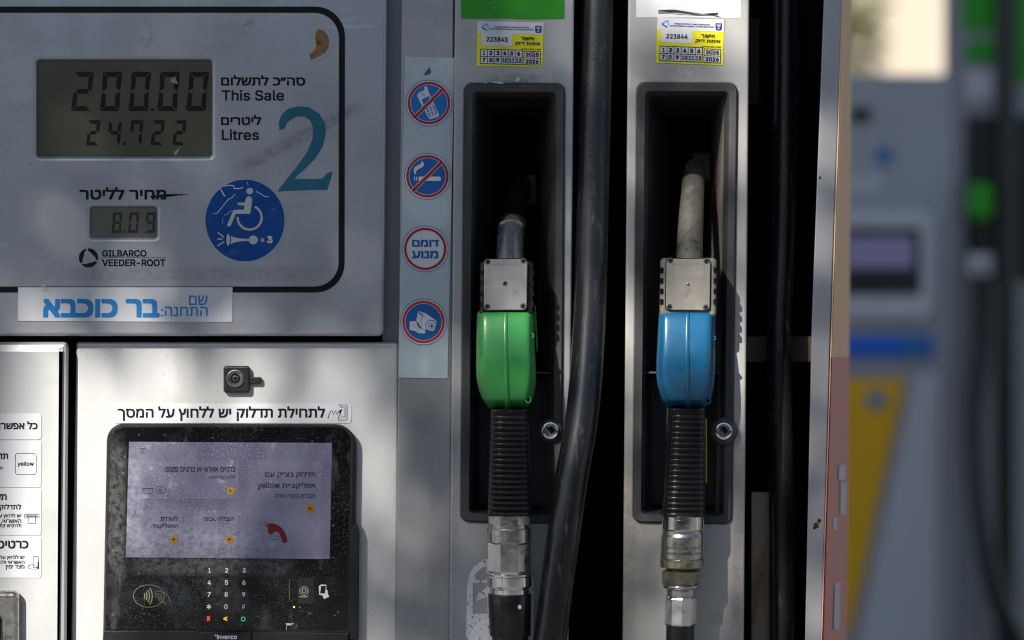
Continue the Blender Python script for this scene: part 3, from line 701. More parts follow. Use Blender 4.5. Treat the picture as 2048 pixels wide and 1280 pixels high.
def p_smoke(mb):
    F = lambda p, m=m_white, z=.0021: mb.fill(MPS(z5, p), m, z)
    F(rrect(173, 1076, 310, 1103, 9)); F(rrect(159, 1076, 165, 1100, 1)); F(rrect(147, 1076, 152, 1100, 1))
    F([(150, 1060), (143, 1040), (150, 1020), (172, 1006), (188, 998), (192, 980), (207, 993), (205, 1010), (190, 1024), (168, 1034), (158, 1046), (160, 1062)])
roundsign(854.8, 352.5, m_signblue2, (z5(312, 990), z5(140, 1162)), m_red, 'round sign forbidding smoking', p_smoke)
def p_text(mb):
    mb.text('דומם', (824.3, 479.4, 878, 493.6), m_signblue2, .0021, .045); mb.text('מנוע', (823.3, 501.7, 876.6, 517), m_signblue2, .0021, .045)
roundsign(850.5, 497.8, m_white, None, m_red, 'white round sign with two words in blue', p_text)
def p_cam(mb):
    F = lambda p, m=m_white, z=.0021: mb.fill(MPS(z6, p), m, z)
    F([(172, 678), (216, 690), (282, 735), (285, 745), (270, 802), (245, 796), (197, 786), (160, 732)]); F([(120, 740), (160, 738), (166, 765), (180, 782), (215, 795), (214, 812), (176, 813), (150, 798), (120, 793)])
    F([(178, 682), (202, 702), (199, 710), (175, 690)], m_signblue2, .0023); mb.line(MPS(z6, [(200, 708), (186, 742), (195, 780)]), .8, m_signblue2, .0023)
    mb.fill([circ(*z6(252, 767), 12, n=30), circ(*z6(252, 767), 10.4, n=30)], m_signblue2, .0023); mb.fill([circ(*z6(254, 768), 7.2, n=26), circ(*z6(254, 768), 5.9, n=26)], m_signblue2, .0023); mb.fill(circ(*z6(254, 768), 3.2, n=16), m_signblue2, .0023)
    mb.line(MPS(z6, [(132, 760), (175, 790), (176, 812)]), .7, m_signblue2, .0023)
roundsign(847, 643.8, m_signblue2, None, m_red2, 'round sign with a surveillance camera', p_cam)
mb = MB(.010); mb.fill(MPS(z5, [(205, 460), (222, 430), (243, 407), (246, 425), (252, 440), (235, 455)]), m_teal, .0016)
mb.build('paint_fleck', st)
# inspection stickers
def inspection(corners, num, holes, lab):
    st = thing('inspection_sticker', W(*corners[0]), lab, 'sticker', 'yellow inspection stickers above the nozzle bays')
    fr = frame4(corners, 1412, 955)
    R = lambda x0, y0, x1, y1: [(x0, y0), (x1, y0), (x1, y1), (x0, y1)]
    mb = MB(0, fr); mb.fill(R(0, 0, 1412, 955), m_yel, .0007, .0004); mb.fill(R(0, 0, 1412, 255), m_cell, .0009); mb.fill(R(92, 240, 745, 520), m_cell, .0010); mb.build('backing', st)
    mb = MB(0, fr)
    mb.text(num, (200, 335, 652, 437), m_ink, .0012, .025); mb.build('serial_number', st)
    mb = MB(0, fr)
    mb.text('אישור', (935, 318, 1222, 390), m_ink, .0012, .03); mb.text('אימות דיוק', (820, 428, 1342, 517), m_ink, .0012, .03); mb.text('תאריך ביצוע הבדיקה', (950, 566, 1357, 600), m_ink, .0012, .04)
    mb.text('מדינת ישראל, משרד הכלכלה והתעשייה', (355, 98, 1105, 138), m_navy, .0012, .04); mb.text('מינהל תקינה ומדידה, הממונה על משקלות ומידות', (268, 144, 1195, 188), m_navy, .0012, .04)
    mb.build('lettering', st)
    mb = MB(0, fr)
    mb.fill([(1232, 78), (1370, 78), (1370, 190), (1350, 222), (1301, 232), (1252, 222), (1232, 190)], m_navy, .0012)
    for i in range(3):
        mb.line([(1301 + 38 * math.cos(rad(a)) * (1 - i * .3), 105 + 48 * math.sin(rad(a)) * (1 - i * .3)) for a in range(0, 181, 15)], 8, m_cell, .0014)
    mb.fill(R(1296, 100, 1306, 185), m_cell, .0014); mb.fill([(1301, 160), (1328, 200), (1274, 200)], m_cell, .0014)
    mb.build('emblem', st)
    mb = MB(0, fr)
    mb.fill(stroke([(232, 60), (205, 62), (100, 120), (98, 132)], 24), m_cyan, .0012); mb.fill(stroke([(98, 128), (105, 142), (195, 190), (215, 190)], 24), m_navy, .0012); mb.fill(stroke([(228, 160), (230, 120), (222, 70)], 18), m_cyan, .0013)
    mb.build('ministry_logo', st)
    mb = MB(0, fr); mb.fill(R(80, 600, 970, 905), m_cell, .0010); mb.fill(R(1010, 625, 1357, 910), m_cell, .0010)
    for i in range(7): mb.line([(80 + 890 * i / 6, 600), (80 + 890 * i / 6, 905)], 13, m_ink, .0012)
    for y in (600, 752, 905): mb.line([(74, y), (976, y + 2)], 13, m_ink, .00125)
    for x in (1010, 1357): mb.line([(x, 625), (x, 910)], 13, m_ink, .0012)
    for y in (625, 768, 910): mb.line([(1004, y), (1363, y)], 13, m_ink, .00125)
    for i in range(12):
        cx = 80 + 890 * (i % 6 + .5) / 6; y0 = 632 if i < 6 else 782
        hw = 34 if i < 9 else 56
        if i == 0: hw = 24
        mb.text(str(i + 1), (cx - hw, y0, cx + hw, y0 + 92), m_ink, .0012, .045)
    mb.text('2025', (1045, 652, 1325, 742), m_ink, .0012, .045); mb.text('2026', (1045, 795, 1325, 888), m_ink, .0012, .045)
    mb.build('date_grid', st)
    for hx, hy in holes:
        mb = MB(0, fr); mb.fill(circ(hx, hy, 44, n=24), m_hole, .0015); mb.build('punched_hole', st)
inspection([(954.8, 41.9), (1087.5, 44.7), (1085.2, 134.3), (953, 131.3)], '223843', [(357, 835), (1190, 670)], 'yellow and white inspection sticker numbered 223843 under the green label')
inspection([(1315.2, 35), (1448.4, 39.4), (1445.8, 130.3), (1311.3, 125.4)], '223844', [(290, 842), (1192, 682)], 'yellow and white inspection sticker numbered 223844 above the blue nozzle')
# header labels
mb = MB(0); mb.fill([(921.5, -120), (1130, -120), (1128.5, 37.5), (1060, 38.5), (1000, 36.5), (922, 37.5)], m_greenlab, .0006, .0004); mb.build('green_label', label='scuffed plain green label at the top of the green nozzle bay', cat='label')
mb = MB(0); mb.fill([(1271, -120), (1483, -120), (1481.5, 35.5), (1272.5, 35)], m_white, .0005, .0003); hl = mb.build('white_label', label='plain white label with a creased tear above the blue nozzle bay', cat='label')
mb = MB(0); mb.raw([W(1316, 20, -.001), W(1348, 19, -.006), W(1406, 27.5, -.001), W(1436, 25, -.006), W(1436, 30, -.001), W(1406, 31, -.0012), W(1348, 25.5, -.0012), W(1317, 27.5, -.0008)], [(0, 1, 6, 7), (1, 2, 5, 6), (2, 3, 4, 5)], M('fold_grey', (.16, .15, .145), .6)); mb.build('fold', hl)
# scraps above the green boot
for pts, nm in (([(965, 166), (975, 163), (972, 167)], 0), ([(985, 163), (1004, 164), (1008, 168), (988, 166)], 0), ([(1030, 162), (1036, 153), (1040, 158), (1037, 163)], 0)):
    mb = MB(0); mb.fill(pts, m_paper, .0014, .0009); mb.build('paper_scrap', label='tiny torn white paper scraps along the top of the green nozzle bay', cat='scrap', group='paper scraps over the green bay')
# residue of a label low on the green column
mb = MB(0)
mb.fill([MPS(z7, [(405, 1330), (412, 985), (425, 925), (455, 878), (500, 850), (560, 842), (680, 850), (745, 890), (768, 960), (765, 1330)]), MPS(z7, [(442, 1140), (442, 975), (515, 975), (515, 1000), (470, 1030), (455, 1075), (520, 1050), (520, 1140)]), MPS(z7, [(455, 960), (462, 920), (500, 890), (515, 890), (515, 960)])], m_residue, .0006)
mb.build('label_residue', label='white remnant of a peeled label behind the green nozzle hose', cat='sticker')
# tape shards on the display panel
for p in ([(279, 68), (291, 56), (303, 72), (297, 93), (285, 92), (290, 80)], [(485, 38), (507, 37), (506, 47), (482, 50)], [(340, 160), (350, 152), (356, 168), (344, 166)], [(348, 305), (360, 294), (357, 303), (349, 312)], [(82, 571), (90, 567), (93, 578), (84, 583)]):
    mb = MB(0); c = [sum(q[i] for q in p) / len(p) for i in (0, 1)]
    mb.raw([W(x, y, -.0006 - .004 * random.random()) for x, y in p] + [W(c[0], c[1], -.003)], [(i, (i + 1) % len(p), len(p)) for i in range(len(p))], m_tape)
    mb.build('tape_scrap', label='clear crumpled scrap of tape stuck around the sale display', cat='scrap', group='tape scraps on the display panel')

# instruction sticker over the terminal
st = thing('instruction_sticker', W(465, 826), 'long white sticker with one bold black line directly above the payment terminal', 'sticker')
mb = MB(.018); mb.fill(rquad([(227, 807), (703, 807), (703, 846), (227, 846)], 6), m_paper, .0007, .0004); mb.build('backing', st)
mb = MB(.018); mb.text('לתחילת תדלוק יש ללחוץ על המסך', (234.8, 812.5, 650, 842), m_ink, .0010, .03); mb.build('lettering', st)
mb = MB(.018); I = lambda p, wd=1.4, cl=False: mb.fill(stroke(p, wd, cl), m_ink, .0010)
I([(676, 810), (694, 810), (694, 840), (676, 840)]); I([(680, 814), (690, 814), (690, 834), (682, 834)]); I([(656, 836), (660, 824), (664, 821), (667, 829), (671, 820), (674, 829), (678, 822), (684, 818), (680, 828), (676, 838)])
mb.build('pointing_hand_icon', st)
# four instruction cards on the left door
def card(y0, y1, lab, fn):
    st = thing('instruction_card', W(40, y1), lab, 'sticker', 'instruction stickers on the left door')
    mb = MB(0); mb.fill(rquad([(-420, y0), (82, y0), (82, y1), (-420, y1)], 5), m_paper, .0006, .0004); mb.build('backing', st)
    mb = MB(0); fn(mb); mb.build('lettering', st)
    return st
R_ = lambda mb, s, r, y0, y1, b=.02: mb.text(s, (0, y0, r, y1), m_ink, .0010, b, 'r')
card(827, 879, 'uppermost white sticker on the left door, one bold heading', lambda mb: R_(mb, 'כל אפשרויות התדלוק', 74.8, 842.5, 863, .03))
def f2(mb): R_(mb, 'תדלוק באפליקציה', 16, 904, 922, .03); R_(mb, 'תדלוק בצק', 5, 932, 941)
st = card(881, 974.6, 'white sticker with a boxed word icon on the left door', f2)
mb = MB(0); o_ = rrect(30, 906, 72.6, 949.5, 6); i_ = rrect(30.7, 906.7, 71.9, 948.8, 5.4); mb.fill([o_, i_], m_ink, .0010); mb.text('yellow', (35, 923, 67.3, 933.5), m_ink, .0010, .012); mb.build('boxed_icon', st)
def f3(mb): R_(mb, 'תשלום', 13, 985, 1000, .03); R_(mb, 'לתדלוק בכרטיס', 42, 1007.5, 1022, .02); R_(mb, 'יש ללחוץ על המסך', 42, 1027, 1037, .012); R_(mb, 'האשראי, להכניס', 42, 1036.6, 1047, .012); R_(mb, 'ולהקיש קוד', 42, 1046.5, 1056.5, .012)
st = card(975.7, 1070, 'white sticker with a card slot icon on the left door', f3)
mb = MB(0); I = lambda p, cl=False: mb.fill(stroke(p, .8, cl), m_ink, .0010); I(rrect(49, 1028.6, 78, 1035.5, 1.5), True); I([(56, 1033), (56, 1046.5), (71, 1046.5), (71, 1033)]); mb.fill(rrect(52, 1031, 75, 1033, .5), m_ink, .0010); mb.build('slot_icon', st)
def f4(mb): R_(mb, 'כרטיס פזומט', 56.5, 1081, 1097, .03); R_(mb, 'יש ללחוץ על המסך', 48.5, 1110, 1120, .012); R_(mb, 'האשראי ולהקיש', 48.5, 1119.7, 1130, .012); R_(mb, 'מצד ימין', 48.5, 1129.7, 1139.5, .012)
st = card(1071.7, 1155.5, 'lowest white sticker with a hand and reader icon on the left door', f4)
mb = MB(0); I = lambda p, cl=False: mb.fill(stroke(p, .8, cl), m_ink, .0010); I(rrect(66, 1113, 77, 1135, 1), True); I([(57, 1131), (64, 1129), (70, 1131), (76, 1135), (72, 1138), (64, 1138), (57, 1136)], True); mb.fill(rrect(75, 1124, 77.5, 1138, .3), m_ink, .0011); mb.build('reader_icon', st)

# ------------------------------------------------------------------ payment terminal
TF = .0065
tm = thing('payment_terminal', W(465, 1280, .018), 'black dusty payment terminal with lit touch screen and keypad', 'payment terminal')
mb = MB(.018)
front = rquad([(217, 849.5), (706, 849.5), (697.5, 1263), (207, 1263)], (30, 30, 2, 2), 7)
n_ = 7
back = rquad([(214, 846.5), (715, 848), (706, 1480), (202, 1480)], (34, 46, 10, 10), n_)
mid = rquad([(215, 847), (713, 848.5), (703.5, 1478), (203, 1478)], (33, 42, 10, 10), n_)
fro = rquad([(218, 851), (706, 851), (696, 1475), (205, 1475)], (30, 30, 10, 10), n_)
mb.loft([[W(x, y, .018) for x, y in back], [W(x, y, .016) for x, y in back]], m_case_side, True, False, False, False)
mb.loft([[W(x, y, .016) for x, y in back], [W(x, y, TF + .002) for x, y in mid], [W(x, y, TF) for x, y in fro]], m_case, True, False, True, False)
mb.build('housing', tm)
mb = MB(TF); g = rquad([(222, 854.5), (701.5, 854.5), (693.5, 1259), (211, 1259)], (27, 27, 2, 2), 7); mb.fill(g, m_glass, .0008, .0006)
glass = mb.build('glass_front', tm)
mb = MB(TF); SCN = [(258, 883.5), (664, 885.8), (659.4, 1118), (251.6, 1114.6)]; mb.fill(SCN, m_screen, .0011); scr = mb.build('screen', tm)
def scard(c, r=5):
    mb = MB(TF); mb.fill(rquad(c, r), m_card, .0014); return mb.build('screen_tile', scr)
c1 = scard([(498, 920.5), (644.5, 922), (641.5, 1098.5), (496.5, 1097)]); c2 = scard([(275, 921), (479, 922.5), (477.5, 999), (273.5, 998)])
c3 = scard([(388, 1019.5), (477, 1020), (476, 1096.5), (387.5, 1096)]); c4 = scard([(272.5, 1019), (366, 1019.5), (365, 1096), (271.5, 1095)])
zt = .0017
for lines in ((('תדלוק בצ׳יק עם', (530.5, 942.5, 630.8, 956.5), .012), ('אפליקציית', (564.4, 965, 630.8, 979), .012), ('yellow', (515, 964.5, 559.7, 979.5), .012), ('וקבלת כסף חזרה', (550, 986.5, 630.3, 998.5), .004)),
              (('כרטיס אשראי או כרטיס פזומט', (329.6, 933.5, 470, 944), .012), ('ללא כסף חזרה', (416.6, 950.5, 469.5, 960.5), 0)), (('הגבלת סכום', (409.3, 1032.5, 467.3, 1041.7), .012),), (('להורדת', (321, 1031.5, 356, 1041.7), .012), ('האפליקציה', (303, 1047, 356, 1057.8), .012))):
    mb = MB(TF)
    for t_, b_, w_ in lines: mb.text(t_, b_, m_sink, zt, w_)
    mb.build('tile_text', scr)
mb = MB(TF)
for y in (897, 901.2, 905.5): mb.line([(280, y), (289.6, y)], .8, m_sink, zt)
mb.build('menu_icon', scr)
mb = MB(TF)
for x, y, r in ((620.7, 1017.3, 9), (461.7, 981.8, 7.5), (459, 1079, 7.5), (348, 1079, 7.5)):
    mb = MB(TF); mb.fill(circ(x, y, r, n=28), m_samber, zt); mb.line([(x + r * .4, y), (x - r * .4, y)], 1.1, m_sink, zt + .0003); mb.line([(x - r * .05, y - r * .38), (x - r * .42, y), (x - r * .05, y + r * .38)], 1.1, m_sink, zt + .0004); mb.build('arrow_button', scr)
mb = MB(TF)
mb.fill(MPS(zs, [(1365, 885), (1375, 873), (1420, 868), (1480, 890), (1515, 920), (1533, 950), (1552, 1000), (1558, 1035), (1550, 1048), (1525, 1054), (1512, 1045), (1497, 1000), (1480, 960), (1462, 945), (1435, 948), (1410, 968), (1395, 972), (1382, 960), (1376, 920)]), m_sred, zt)
mb.fill(stroke(MPS(zs, [(1296, 855), (1340, 855), (1372, 868)]), .7), m_sink, zt); mb.fill(stroke(MPS(zs, [(1296, 855), (1297, 878), (1330, 880), (1365, 892)]), .7), m_sink, zt)
mb.fill(stroke(MPS(zs, [(1395, 972), (1410, 1005), (1440, 1020), (1475, 1018), (1492, 1005)]), .7), m_sink, zt); mb.fill(stroke(MPS(zs, [(1420, 965), (1428, 985), (1450, 995), (1485, 990)]), .7), m_sink, zt)
mb.build('fuel_nozzle_icon', scr)
mb = MB(TF)
mb.line([(284, 977.3), (306, 977.3)], 1.2, m_sink, zt); mb.fill(stroke([(285, 978), (285, 987), (304.5, 987), (304.5, 978)], .6), m_sink, zt); mb.fill(stroke(circ(321.5, 980, 9.3, 7.6, n=24), .6, True), m_sink, zt)
for k in range(3): mb.fill(stroke(arc(313, 980, 5 + 2.3 * k, -35, 35, 6), .8), m_sink, zt)
mb.build('card_icons', scr)
# keypad characters
mb = MB(TF); zk = .0012
for r, (row, y) in enumerate((('123', 1140.6), ('456', 1165), ('789', 1188.8), ('*0#', 1213.4))):
    for c, ch in enumerate(row):
        x = (419.2, 453.4, 488.3)[c] - r * .5; hw = 3.4 if ch == '1' else 3.3; hh = 4.7
        if ch == '1': hw = 2.2
        if ch == '*': hw, hh = 4.7, 5.2
        mb.text(ch, (x - hw, y - hh, x + hw, y + hh), m_key, zk, 0 if ch in '*#' else .02)
mb.build('keypad_numbers', tm)
mb = MB(TF); mb.text('x', (413.2, 1232.5, 420.6, 1242), m_kred, zk, .05); mb.build('cancel_key', tm)
mb = MB(TF); mb.text('<', (446.8, 1233, 454.8, 1242), m_kyel, zk, .045); mb.build('clear_key', tm)
mb = MB(TF); mb.fill([circ(486.5, 1238, 4.7, n=28), circ(486.5, 1238, 3.1, n=28)], m_kgrn, zk); mb.build('enter_key', tm)
mb = MB(TF)
mb.fill(stroke(circ(*k1(236, 295), 31, 22.3, n=60), .9, True), m_gold, zk)
for k, r in enumerate((5, 9.5, 14.5, 20)): mb.fill(stroke(arc(*k1(158, 295), r + 6, -28 - k * 3, 28 + k * 3, 10, ry=(r + 6) * 1.05), 2.2), m_gold, zk)
for p in ([(290, 298), (298, 252), (345, 262), (340, 285)], [(290, 298), (330, 310), (345, 330), (350, 345)], [(300, 275), (330, 290), (350, 312)], [(345, 262), (380, 275), (400, 310), (415, 342)], [(310, 300), (325, 335), (350, 345), (378, 360)]): mb.fill(stroke(MPS(k1, p), .8), m_gold, zk)
mb.build('contactless_symbol', tm)
mb = MB(TF); x0, y0 = k1(1455, 145); x1, y1 = k1(1588, 355)
mb.fill(rrect(x0, y0, x1, y1, 1.5), M('scanner_window', (.022, .021, .019), .25, 0, .5, .3, 80), .0009); cx, cy = k1(1508, 253)
for r0, r1 in ((9.4, 8.6), (7.6, 6.8), (4.2, 3.4)): mb.fill([circ(cx, cy, r0, n=32), circ(cx, cy, r1, n=32)], m_grey if r0 < 5 else m_gold, .0012)
mb.line([k1(1470, 302), k1(1540, 302)], .9, m_key, .0012); mb.line([k1(1387, 155), k1(1387, 330)], .5, m_gold, .0012); mb.build('scanner_window', tm)
mb = MB(TF); mb.fill([MPS(k1, [(1640, 205), (1650, 200), (1690, 202), (1690, 240), (1700, 250), (1705, 285), (1715, 300), (1670, 320), (1660, 290), (1632, 285), (1628, 215)]), MPS(k1, [(1647, 212), (1686, 212), (1680, 275), (1640, 275)])], m_grey, zk); mb.build('phone_in_hand_icon', tm)
mb = MB(TF); mb.fill(circ(*k1(1426, 385), 1.7, n=14), m_led, zk); mb.build('status_light', tm)
mb = MB(TF); mb.fill(circ(*k1(1472, 386), .9, n=8), m_grey, zk); mb.fill(stroke(MPS(k1, [(1358, 520), (1424, 520), (1414, 532), (1422, 575), (1360, 575), (1368, 532), (1358, 520)]), .8), m_grey, zk); mb.line([k1(1382, 534), k1(1402, 534)], .6, m_grey, zk); mb.build('receipt_icon', tm)
mb = MB(TF); mb.fill([(207, 1262.5), (395, 1262.5), (402, 1268), (405, 1300), (205, 1300)], m_case, .004, .003, .0006); mb.fill([(397, 1264), (503, 1265), (500, 1290), (403, 1290)], m_case, .005, .003, .0006); mb.fill([(505, 1264.5), (697, 1266), (696, 1300), (503, 1300)], m_case, .004, .003, .0006); mb.build('front_lip', tm)
mb = MB(TF); mb.text('invenco', (433.5, 1269, 474, 1278.5), m_key, .0053, .03); mb.line([(431, 1269), (431, 1273)], .8, m_key, .0053); mb.line([(429, 1271), (433, 1271)], .8, m_key, .0053); mb.build('front_lettering', tm)
mb = MB(.018); mb.fill([(701, 1060), (712, 1042), (719, 1062), (717, 1280), (700, 1280)], m_case, .013, .011, .0012); mb.build('side_reader', tm)

# ------------------------------------------------------------------ nozzles
def cover_mesh(mb, rows, mat, backd):
    """rows: (py, xl, xr, front depth in m, chamfer fraction)"""
    rings = []
    for py, xl, xr, f, ch in rows:
        cx, hw = (xl + xr) / 2, (xr - xl) / 2
        prof = [(-.93, backd), (-1, backd - .012), (-1, -f * .62), (-.97, -f * .80), (-ch - .02, -f * .985), (-ch + .10, -f), (-.09, -f * 1.012), (.09, -f * 1.012), (ch - .10, -f), (ch + .02, -f * .985), (.97, -f * .80), (1, -f * .62), (1, backd - .012), (.93, backd)]
        rings.append([W(cx + u * hw, py, dd) for u, dd in prof])
    mb.loft(rings, mat, True, True, True, True)
def screw(parent, x, y, d, r, mat, m2):
    mb = MB(d); mb.fill(circ(x, y, r, n=20), m_screw if mat is None else mat, .0012, .002, .0005); mb.fill(circ(x, y, r * .45, n=6), m2, .0014); mb.build('screw', parent)
def ridged_grip(mb, y0, y1, l0, r0, l1, r1, d, mat, n=20):
    rings = []; N = 26
    steps = n * 6
    for i in range(steps + 1):
        t = i / steps; y = y0 + (y1 - y0) * t; xl = l0 + (l1 - l0) * t; xr_ = r0 + (r1 - r0) * t
        cx, hw = (xl + xr_) / 2, (xr_ - xl) / 2
        ph = (i % 6)
        g_ = (0, .045, .06, .06, .05, .01)[ph] if .02 < t < .985 else 0.02
        c = W(cx, y, d); k = (D + d) / D; rg = []
        for j in range(N):
            a = 2 * math.pi * j / N; cs_, sn = math.cos(a), math.sin(a)
            e = 2 / 3.2
            X = math.copysign(abs(cs_) ** e, cs_); Y = math.copysign(abs(sn) ** e, sn)
            front = max(0, -sn)
            f = 1 - (.11 - g_ * 1.8) * (front > .3)
            rg.append(c + Vector((X * hw * S * k * (1 if front < .35 else 1), Y * hw * S * k * f, 0)))
        rings.append(rg)
    mb.loft(rings, mat, True, True, True, True)

def nozzle(kind):
    gx = kind == 'green'
    lab = ('green covered fuel nozzle with silver sleeved spout hanging in its bay' if gx else 'blue covered fuel nozzle with long worn metal spout hanging in its bay')
    nz = thing('fuel_nozzle', W(1015 if gx else 1372, 820, -.03), lab, 'fuel nozzle', 'fuel nozzles hanging in the dispenser')
    cov = m_green if gx else m_blue_c
    # spout
    mb = MB()
    if gx:
        mb.tube([W(1020, 535, -.020), W(1020, 500, -.006), W(1022, 458, .012), W(1022.3, 452, .014)], [27 * S, 27 * S, 26.6 * S, 26.6 * S], m_spout_s, 36)
        sp = mb.build('spout', nz, autosmooth=40)
        mb = MB(); mb.tube([W(1022.2, 459, .011), W(1022.6, 451, .0145), W(1022.8, 446, .017)], [30 * S, 32 * S, 30.5 * S], m_chrome, 36); mb.build('spout_collar', sp, autosmooth=50)
        mb = MB(); mb.tube([W(1024, 455, .014), W(1026, 430, .035), W(1034, 395, .07), W(1040, 372, .10), W(1042, 362, .11)], [19 * S, 19 * S, 24 * S, 25 * S, 19 * S], m_rubber, 30); mb.build('spout_tip', sp, autosmooth=50)
    else:
        mb.tube([W(1379, 535, -.022), W(1379, 515, -.014), W(1380, 480, .0), W(1382, 440, .018), W(1384.5, 400, .036), W(1386.5, 364, .054)], [26.5 * S, 26.3 * S, 26 * S, 25.2 * S, 24 * S, 22.6 * S], m_spout_d, 36)
        sp = mb.build('spout', nz, autosmooth=40)
        mb = MB(); mb.tube([W(1386.4, 366, .053), W(1388, 350, .061), W(1390, 336, .069), W(1391, 331, .072)], [21.8 * S, 21.4 * S, 20.6 * S, 17.5 * S], M('dark_tip', (.022, .02, .018), .5, .3, .5, .3, 60), 36); mb.build('spout_tip', sp, autosmooth=50)  # upper end darker than the rest of the spout
    # head block + plate
    x0, x1, y0, y1 = (961, 1067, 521, 632) if gx else (1320.5, 1433.5, 516, 634)
    mb = MB(-.046); mb.fill(rquad([(x0, y0), (x1, y0), (x1 - 1, y1), (x0 - 1.5, y1)], 8), m_rubber if gx else m_block_b, .0, .050, .004, seg=3)
    hb_ = mb.build('head_block', nz)
    for k in range(4):
        for xx in (x0 - .6, x1 - 6.4):
            yy = y0 + 19 + k * 21
            mb = MB(-.046); mb.fill(rrect(xx, yy, xx + 7, yy + 11, 1.5), m_gap if not gx else m_black, .0006, .012, .0003); mb.build('side_slot', hb_)
    q = [(968, 518.5), (1055, 518), (1053.5, 620), (967.5, 620.5)] if gx else [(1333, 517.5), (1421, 518.5), (1419.5, 621), (1331.5, 620)]
    pm = m_plate if gx else m_plate_b
    mb = MB(-.046); mb.fill(rquad([(q[0][0] - 1.6, q[0][1] - 1.6), (q[1][0] + 1.6, q[1][1] - 1.6), (q[2][0] + 1.6, q[2][1] + 1.6), (q[3][0] - 1.6, q[3][1] + 1.6)], 9), m_gap, .0006, .0005)
    mb.fill(rquad(q, 8), pm, .0035, .003, .0009, seg=3)
    pl = mb.build('head_plate', nz)
    mb = MB(-.046); xa, ya = q[0][0] + 11, q[0][1] + 10; mb.fill([rquad([(xa, ya), (q[1][0] - 12, ya), (q[1][0] - 12, ya + 30), (xa, ya + 30)], 3), rquad([(xa + .8, ya + .8), (q[1][0] - 12.8, ya + .8), (q[1][0] - 12.8, ya + 29.2), (xa + .8, ya + 29.2)], 3)], m_block_b if not gx else m_edge, .0037); mb.build('cast_outline', pl)
    sc_ = [(975.5, 523.5), (1047, 521.5), (974.5, 613), (1046, 612)] if gx else [(1341, 521), (1413, 522.5), (1339, 613.5), (1411.5, 614.5)]
    for x, y in sc_:
        screw(pl, x, y, -.0485, 6.0, None, m_gap)
    if gx: screw(pl, 1010, 567, -.0485, 5.2, None, m_chrome)
    else: screw(pl, 1376.5, 569, -.0485, 4.4, m_brass, m_chrome)
    # cover
    dx = 0 if gx else 358.5
    rows = [(622.0, 962, 1063, .030, .80), (622.3, 957.5, 1066, .041, .80), (624.5, 954.8, 1068.3, .0475, .80), (632, 953.6, 1069, .0505, .80), (660, 952.7, 1069.2, .055, .79), (690, 952.2, 1069.8, .0585, .78), (720, 951.8, 1071.5, .0605, .77), (750, 952, 1073, .0605, .76), (772, 955, 1071.8, .0585, .745), (790, 961, 1068.5, .0555, .72),
            (799, 965.5, 1065, .053, .70), (803, 968, 1063, .0505, .69), (812, 974, 1057.5, .043, .68), (818.5, 981, 1052, .036, .68), (821.5, 988, 1046, .028, .68)]
    if not gx:
        rows = [(622.8, 1322, 1424, .030, .80), (623.2, 1318.5, 1428, .041, .80), (625.5, 1317.4, 1430.5, .0475, .80), (633, 1316.8, 1431.2, .0505, .80), (660, 1315.6, 1431.3, .055, .79), (690, 1314, 1431.3, .0585, .78), (720, 1312.4, 1431.2, .0605, .77), (750, 1312, 1430.4, .0605, .76), (772, 1314.5, 1428.5, .0585, .745), (790, 1320, 1424.5, .0555, .72),
                (799, 1323.5, 1421.5, .053, .70), (803, 1325.5, 1419.5, .0505, .69), (811, 1330.5, 1414.5, .043, .68), (817, 1337, 1408, .036, .68), (820.5, 1345, 1401, .028, .68)]
    mb = MB(); cover_mesh(mb, rows, cov, -.006); cv = mb.build('cover', nz, sub=2)
    # seam ridge along the cover
    rg = []
    axis = [(623.5, 1011.5, .049), (640, 1011.2, .0525), (670, 1011, .0575), (700, 1011, .0608), (740, 1011.8, .063), (775, 1012.5, .0605), (798, 1013.5, .0553), (810, 1014.8, .0485), (820, 1016.5, .0385), (826, 1017, .033)]
    if not gx: axis = [(y, x + 364 - (y - 620) * .012, f) for y, x, f in axis]
    for y, x, f in axis:
        rg.append([W(x - 6.2, y, -f + .004), W(x - 4.4, y, -f - .0006), W(x - 2.5, y, -f - .0012), W(x + 2.5, y, -f - .0012), W(x + 4.4, y, -f - .0006), W(x + 6.2, y, -f + .004)])
    mb = MB(); mb.loft(rg, cov, True, True, True, True); mb.build('seam_ridge', cv, autosmooth=60, sub=1)
    if gx: hs = [(1063.5, 671, .046, 3.4), (1056.5, 799.5, .047, 5.0)]
    else: hs = [(1427.5, 676, .045, 3.2), (1416.5, 802, .043, 4.6)]
    for x, y, f, r in hs:
        mb = MB(-f); mb.fill([circ(x, y, r * 1.25, r * 1.3, n=22), circ(x, y, r * .8, r * .85, n=22)], cov, .0035, .006, .001); mb.fill(circ(x, y, r * .9, r, n=20), m_gap, .0022, .003); mb.build('screw_hole', cv)
    if gx:
        mb = MB(-.018); mb.fill([(1069, 610), (1071.5, 612), (1075, 680), (1076, 700), (1073, 705), (1069, 640)], cov, 0, .02, .0006); mb.build('lever_guard', nz)
    # grip
    d = -.036
    mb = MB()
    if gx: ridged_grip(mb, 818, 1030, 981, 1057.5, 974.5, 1063, d, m_rubber)
    else: ridged_grip(mb, 816, 1032, 1337, 1410, 1323, 1409, d, m_rubber)
    mb.build('grip', nz, autosmooth=35)
    if not gx:
        mb = MB(-.030); mb.fill([(1410.8, 837), (1413.6, 837), (1414, 966), (1411, 966)], m_yline, 0, .012, .0004); mb.build('yellow_lever', nz)
